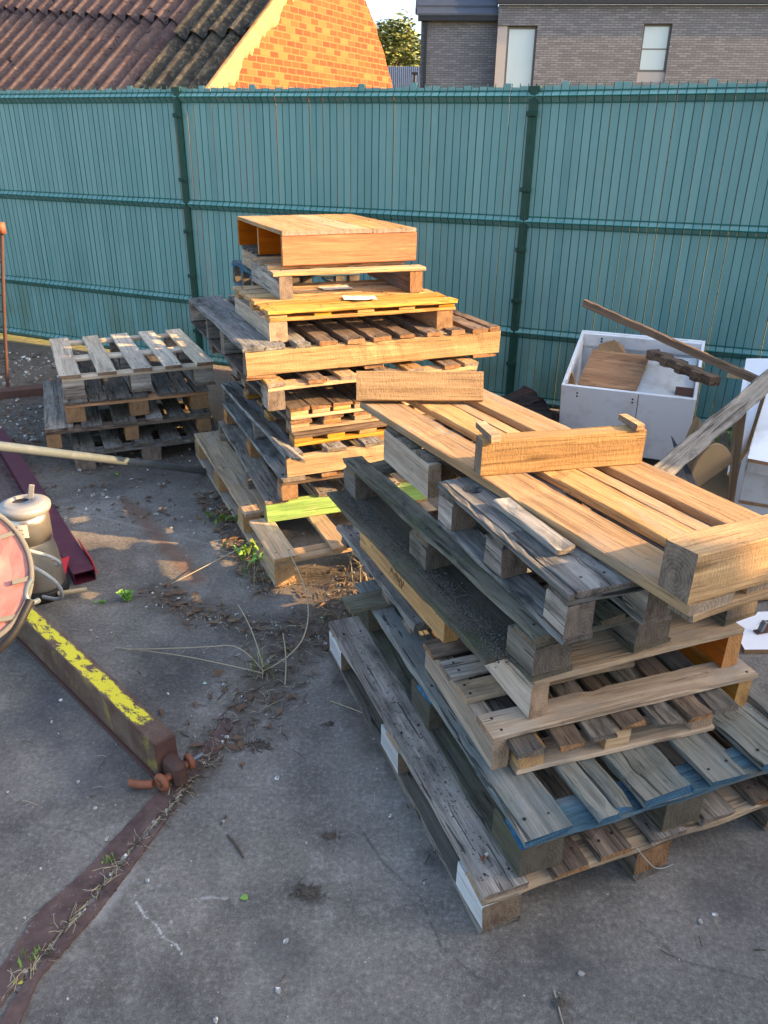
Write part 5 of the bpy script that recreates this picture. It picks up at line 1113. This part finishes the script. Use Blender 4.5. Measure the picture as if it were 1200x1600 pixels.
def along(pts, sp):
    P_ = [px(x, y, 0) for x, y in pts]
    def f(rr):
        i = rr.randrange(len(P_)-1); p = P_[i].lerp(P_[i+1], rr.random()); return p.x+rr.gauss(0, sp), p.y+rr.gauss(0, sp)
    return f
def area(x0, x1, y0, y1):
    def f(rr): return rr.uniform(x0, x1), rr.uniform(y0, y1)
    return f
scatter('gravel', area(-3.9, -2.3, 4.7, 7.3), 1500, 'pale gravel and leaf litter in front of the fence at the far left', 'gravel', SM, 1, ['peb', 'peb', 'leaf', 'leaf', 'twig'], 2.6)
scatter('litter', area(-2.5, -1.0, 3.6, 5.2), 600, 'crumbs of dirt, leaves and gravel around the low left stack', 'litter', SM, 2, ['peb', 'leaf', 'twig'], 1.6)
scatter('litter', along([(345, 1165), (400, 1080), (470, 1010), (545, 930), (560, 900)], .09), 800, 'dry litter of straw, crumbs and twigs in the gap between the stacks', 'litter', SM, 3, ['peb', 'leaf', 'straw', 'straw', 'twig', 'twig'])
scatter('litter', along([(235, 925), (330, 965), (450, 1000)], .05), 260, 'dirt crumbs and straw along the joint left of the middle stack', 'litter', SM, 4, ['peb', 'leaf', 'straw', 'twig'])
scatter('litter', along([(2, 1562), (92, 1464), (152, 1398), (198, 1337), (268, 1262), (300, 1220), (345, 1160)], .006), 330, 'straw and crumbs packed in the groove of the steel edging', 'litter', SM, 5, ['peb', 'straw', 'straw', 'twig'])
scatter('litter', along([(330, 770), (370, 840), (420, 925)], .05), 420, 'dark leaf litter along the left foot of the middle stack', 'litter', SM, 6, ['leaf', 'leaf', 'twig', 'peb', 'straw'])
scatter('litter', along([(560, 1010), (640, 1200), (700, 1330)], .05), 70, 'scattered crumbs beside the nearest stack', 'litter', SM, 7, ['peb', 'twig', 'straw', 'leaf'])
scatter('litter', area(-1.2, 1.4, .9, 3.6), 420, 'tiny stones and bits strewn over the concrete', 'litter', (M['stone'], M['whitebit'], M['deadleaf'], M['straw'], M['twig']), 8, ['peb', 'peb', 'peb', 'peb', 'peb', 'twig', 'straw'])
scatter('litter', area(.5, 2.2, 4.3, 5.5), 260, 'dead leaves and crumbs below the fence on the right', 'litter', SM, 9, ['leaf', 'peb', 'twig'])
M['soil2'] = simple('granular_dirt', (0.13, 0.12, 0.105), 1.0, 0, (0.04, 0.036, 0.03), 60, 0.9)
def ontop(x, y, z, n_, su, sv, label, seed, yaw, big=1.0, mat='soil'):
    rr = random.Random(seed); p0 = px(x, y, z); bm = bmesh.new(); a = radians(yaw)
    for i in range(n_):
        u, v = rr.gauss(0, su), rr.uniform(0, sv); s = rr.uniform(.0008, .0028)*big
        m_ = Matrix.Translation((p0.x+u*cos(a)-v*sin(a), p0.y+u*sin(a)+v*cos(a), z+s*.3)) @ Matrix.Diagonal((s, s*rr.uniform(.6, 1.2), s*.7, 1)); r = bmesh.ops.create_icosphere(bm, subdivisions=0 or 1, radius=1, matrix=m_)
    o = link(mesh_of(bm, 'dirt'), 'dirt', None, None, None, (M[mat],)); return tag(o, label, 'dirt', kind='stuff')
ontop(806, 1035, .563, 2200, .030, 1.25, 'black granular dirt lying on the lower board of the mossy pallet', 1, 24.5, 1.25, 'soil2')
ontop(778, 1370, .143, 420, .028, 1.15, 'crumbly dirt along the left board of the bottom grey pallet', 2, 21.3)
# stalks and weeds
def weed(x, y, n_, h, label, mats, seed, leafy=False, name='weed', cat='weed', sp=.03, wide=.004, lean=.6):
    rr = random.Random(seed); p = px(x, y, 0); bm = bmesh.new()
    for i in range(n_):
        a = rr.uniform(0, 6.28); l = h*rr.uniform(.4, 1.1); b = Vector((rr.gauss(0, sp), rr.gauss(0, sp), 0)); o_ = Vector((cos(a), sin(a), 0)); k = rr.uniform(.15, 1)*lean
        m1 = b+o_*l*k*.35+Vector((0, 0, l*.55)); m2 = b+o_*l*k+Vector((0, 0, l*(1-.45*k))); wv = Vector((-sin(a), cos(a), 0))*wide*rr.uniform(.6, 1.3); mi = rr.randrange(len(mats))
        if leafy: 
            ss = l*.42; c1 = m1; P_ = [b, m1+wv*3, m2+wv*2.2, m2+o_*ss*.4, m2-wv*2.2, m1-wv*3]
            f = bm.faces.new([bm.verts.new(q) for q in P_]); f.material_index = mi
        else:
            f = bm.faces.new([bm.verts.new(q) for q in (b-wv*.5, b+wv*.5, m1+wv*.5, m1-wv*.5)]); f.material_index = mi
            f = bm.faces.new([bm.verts.new(q) for q in (m1-wv*.5, m1+wv*.5, m2)]); f.material_index = mi
    o = link(mesh_of(bm, name), name, None, (p.x, p.y, 0), None, mats); return tag(o, label, cat)
GM = (M['grass'], M['leafbright']); DM = (M['straw'], M['grass'])
weed(198, 938, 14, .055, 'bright green broad leaved seedling alone on the concrete right of the pump', (M['leafbright'],), 1, True, sp=.008, wide=.006)
weed(158, 943, 6, .025, 'tiny green seedling nearest the pump foot', (M['leafbright'],), 2, True, sp=.006)
weed(412, 1048, 46, .09, 'grass tuft with green base where the long straws start between the stacks', DM, 3, sp=.025, wide=.003)
weed(578, 962, 16, .05, 'yellow green leafy weed behind the back end of the nearest stack', (M['leafbright'], M['plastic']), 4, True, sp=.03, wide=.006)
weed(560, 975, 90, .07, 'low green grass patch at the back end of the nearest stack', DM, 5, sp=.07, wide=.003)
weed(600, 905, 70, .28, 'tangle of tall dry grass stalks between the middle and nearest stacks', (M['straw'],), 6, sp=.09, wide=.003, lean=1.0)
weed(275, 1222, 40, .05, 'green grass growing from the joint under the shackle', DM, 7, sp=.02, wide=.003)
weed(168, 1352, 12, .035, 'small green sprout in the groove of the steel edging', GM, 8, sp=.012)
weed(45, 1500, 14, .04, 'feathery green sprout low in the edging groove, near the left edge', GM, 9, sp=.015)
weed(388, 870, 26, .07, 'green leafy weeds against the front left corner of the middle stack', GM, 10, True, sp=.05, wide=.005)
weed(355, 815, 22, .06, 'dark weeds along the left foot of the middle stack', (M['grass'], M['deadleaf']), 11, True, sp=.06, wide=.005)
weed(410, 905, 34, .10, 'dry and green weeds in front of the new yellow wood pallet block', DM, 12, sp=.05, wide=.003)
weed(335, 965, 26, .035, 'short grass along the joint in the middle of the yard', DM, 13, sp=.06, wide=.002)
weed(1140, 690, 60, .12, 'sunlit yellow green grass seen under the fence between the cabinets', GM, 14, sp=.12, wide=.005)
weed(18, 975, 8, .03, 'few grass blades beside the steel beam', DM, 15)
def stalk(pts, label, r=.0022): tube('dry_stalk', [px(x, y, z) for x, y, z in pts], r, (M['straw'],), None, label=label, cat='dry stalk')
stalk([(412, 1048, .01), (462, 1025, .12), (487, 965, .22), (470, 890, .26), (432, 830, .25)], 'tall curved straw arching up in front of the new yellow pallet')
stalk([(412, 1050, .01), (380, 1005, .05), (320, 1012, .05), (200, 1015, .02)], 'long straw lying to the left from the grass tuft, upper one')
stalk([(412, 1052, .01), (340, 1035, .03), (260, 1020, .02), (180, 1012, .01)], 'long straw lying to the left from the grass tuft, lower one')
stalk([(410, 1040, .02), (398, 985, .07), (372, 945, .08)], 'short dead stem leaning left out of the grass tuft')
stalk([(445, 1070, .01), (450, 1030, .08), (442, 990, .10)], 'thin upright stem right of the grass tuft')
stalk([(515, 1095, .004), (560, 1110, .004), (575, 1118, .004)], 'pale straw on the concrete beside the corner of the grey bottom pallet', .0016)
stalk([(268, 912, .003), (330, 880, .05), (378, 855, .06)], 'long thin straw pointing at the middle stack from the left')
# single bits
def clod(x, y, label, s, n_, seed):
    rr = random.Random(seed); bm = bmesh.new(); p = px(x, y, 0)
    for i in range(n_):
        a = rr.uniform(0, 6.28); d = s*abs(rr.gauss(0, .55)); q = rr.uniform(.0015, .006)*(1.25-min(1, d/s)*.6); m_ = Matrix.Translation((d*1.3*cos(a), d*.8*sin(a), q*.4)) @ Matrix.Diagonal((q, q*rr.uniform(.6, 1), q*rr.uniform(.4, .8), 1))
        r = bmesh.ops.create_icosphere(bm, subdivisions=1, radius=1, matrix=m_)
        for v in r['verts']: v.co += Vector((rr.uniform(-1, 1), rr.uniform(-1, 1), rr.uniform(-1, 1)))*q*.25
    for i in range(n_//8):
        a = rr.uniform(0, 6.28); c_ = Vector((rr.gauss(0, s*.5), rr.gauss(0, s*.35), .003)); cyl_between(bm, c_, c_+Vector((cos(a), sin(a), .1))*rr.uniform(.008, .03), .0009, 3)
    o = link(mesh_of(bm, 'dirt_clod'), 'dirt_clod', None, p, None, (M['soil'],)); return tag(o, label, 'dirt clod')
def bit(name, x, y, mats, label, cat, s=.02, z=0.002, n_=7, seed=1, flat=.15):
    rr = random.Random(seed); bm = bmesh.new(); p = px(x, y, z)
    v = [bm.verts.new((s*cos(2*pi*i/n_)*rr.uniform(.6, 1.1), s*sin(2*pi*i/n_)*rr.uniform(.5, 1), .001+s*flat*rr.random())) for i in range(n_)]; c_ = bm.verts.new((0, 0, s*flat*1.3))
    for i in range(n_): bm.faces.new((v[i], v[(i+1) % n_], c_))
    o = link(mesh_of(bm, name), name, None, p, None, mats); return tag(o, label, cat)
bit('leaf', 382, 1403, (M['leafbright'],), 'small fresh green leaf lying on the open concrete', 'leaf', .014)
bit('leaf', 28, 1532, (M['plastic'],), 'yellow leaf on the steel edging at the bottom left', 'leaf', .022)
clod(480, 1395, 'flat dark dirt clod in the middle of the concrete', .034, 162, 1395)
clod(515, 1308, 'small streak of dry dirt above the middle clod', .02, 120, 1308)
clod(405, 1165, 'crumbled brown dirt pile right of the edging end', .04, 180, 1165)
clod(515, 1132, 'small dark dirt lump beside the grey bottom pallet', .012, 96, 1132)
bit('plant_burr', 875, 1568, (M['soil'],), 'brown fluffy seed head lying at the bottom of the view', 'seed head', .016, flat=.8, n_=12)
bit('scrap', 320, 1068, (M['teal'],), 'pale teal scrap on the concrete left of the grass tuft', 'scrap', .010)
bit('scrap', 398, 745, (M['whitebit'],), 'white crumb on the dark dirt left of the middle stack', 'scrap', .008)
bit('leaf', 182, 742, (M['leafbright'],), 'crumpled green leaf in front of the low left stack', 'leaf', .02, flat=.5)
stalk([(866, 1548, .004), (880, 1600, .004)], 'short pale straw through the brown seed head', .0016)
tube('twig', [px(x, y, .004) for x, y in ((355, 1305), (372, 1322), (380, 1340))], .003, (M['twig'],), None, label='dark broken twig on the concrete right of the edging', cat='twig')
tube('twig', [px(x, y, .004) for x, y in ((345, 1288), (353, 1275))], .003, (M['twig'],), None, label='short black twig above the dark broken one', cat='twig')
# cigarette end on the bottom pallet
ec = empty('cigarette_end', px(752, 1345, .146), .9, 'cigarette end with an orange filter on the left board of the bottom grey pallet', 'cigarette end')
tube('filter', [(0, 0, .004), (.016, 0, .004)], .004, (M['rustsmooth'],), ec); tube('paper', [(.0165, 0, .004), (.026, -.002, .004)], .0042, (M['paper'],), ec)
tube('wire', [px(x, y, z) for x, y, z in ((995, 1325, .14), (1010, 1345, .08), (1030, 1362, .004), (1052, 1350, .003))], .0016, (M['cable'],), None, label='thin bluish wire hanging from the bottom pallet to the concrete', cat='wire')
# sunlit litter strip along the fence foot outside
o = bit('stone_slab', 70, 545, (M['lamdirty'],), 'pale broken slab lying behind the foot of the far left fence panel', 'stone slab', .25, n_=8, flat=.05); o.location.y += 1.1
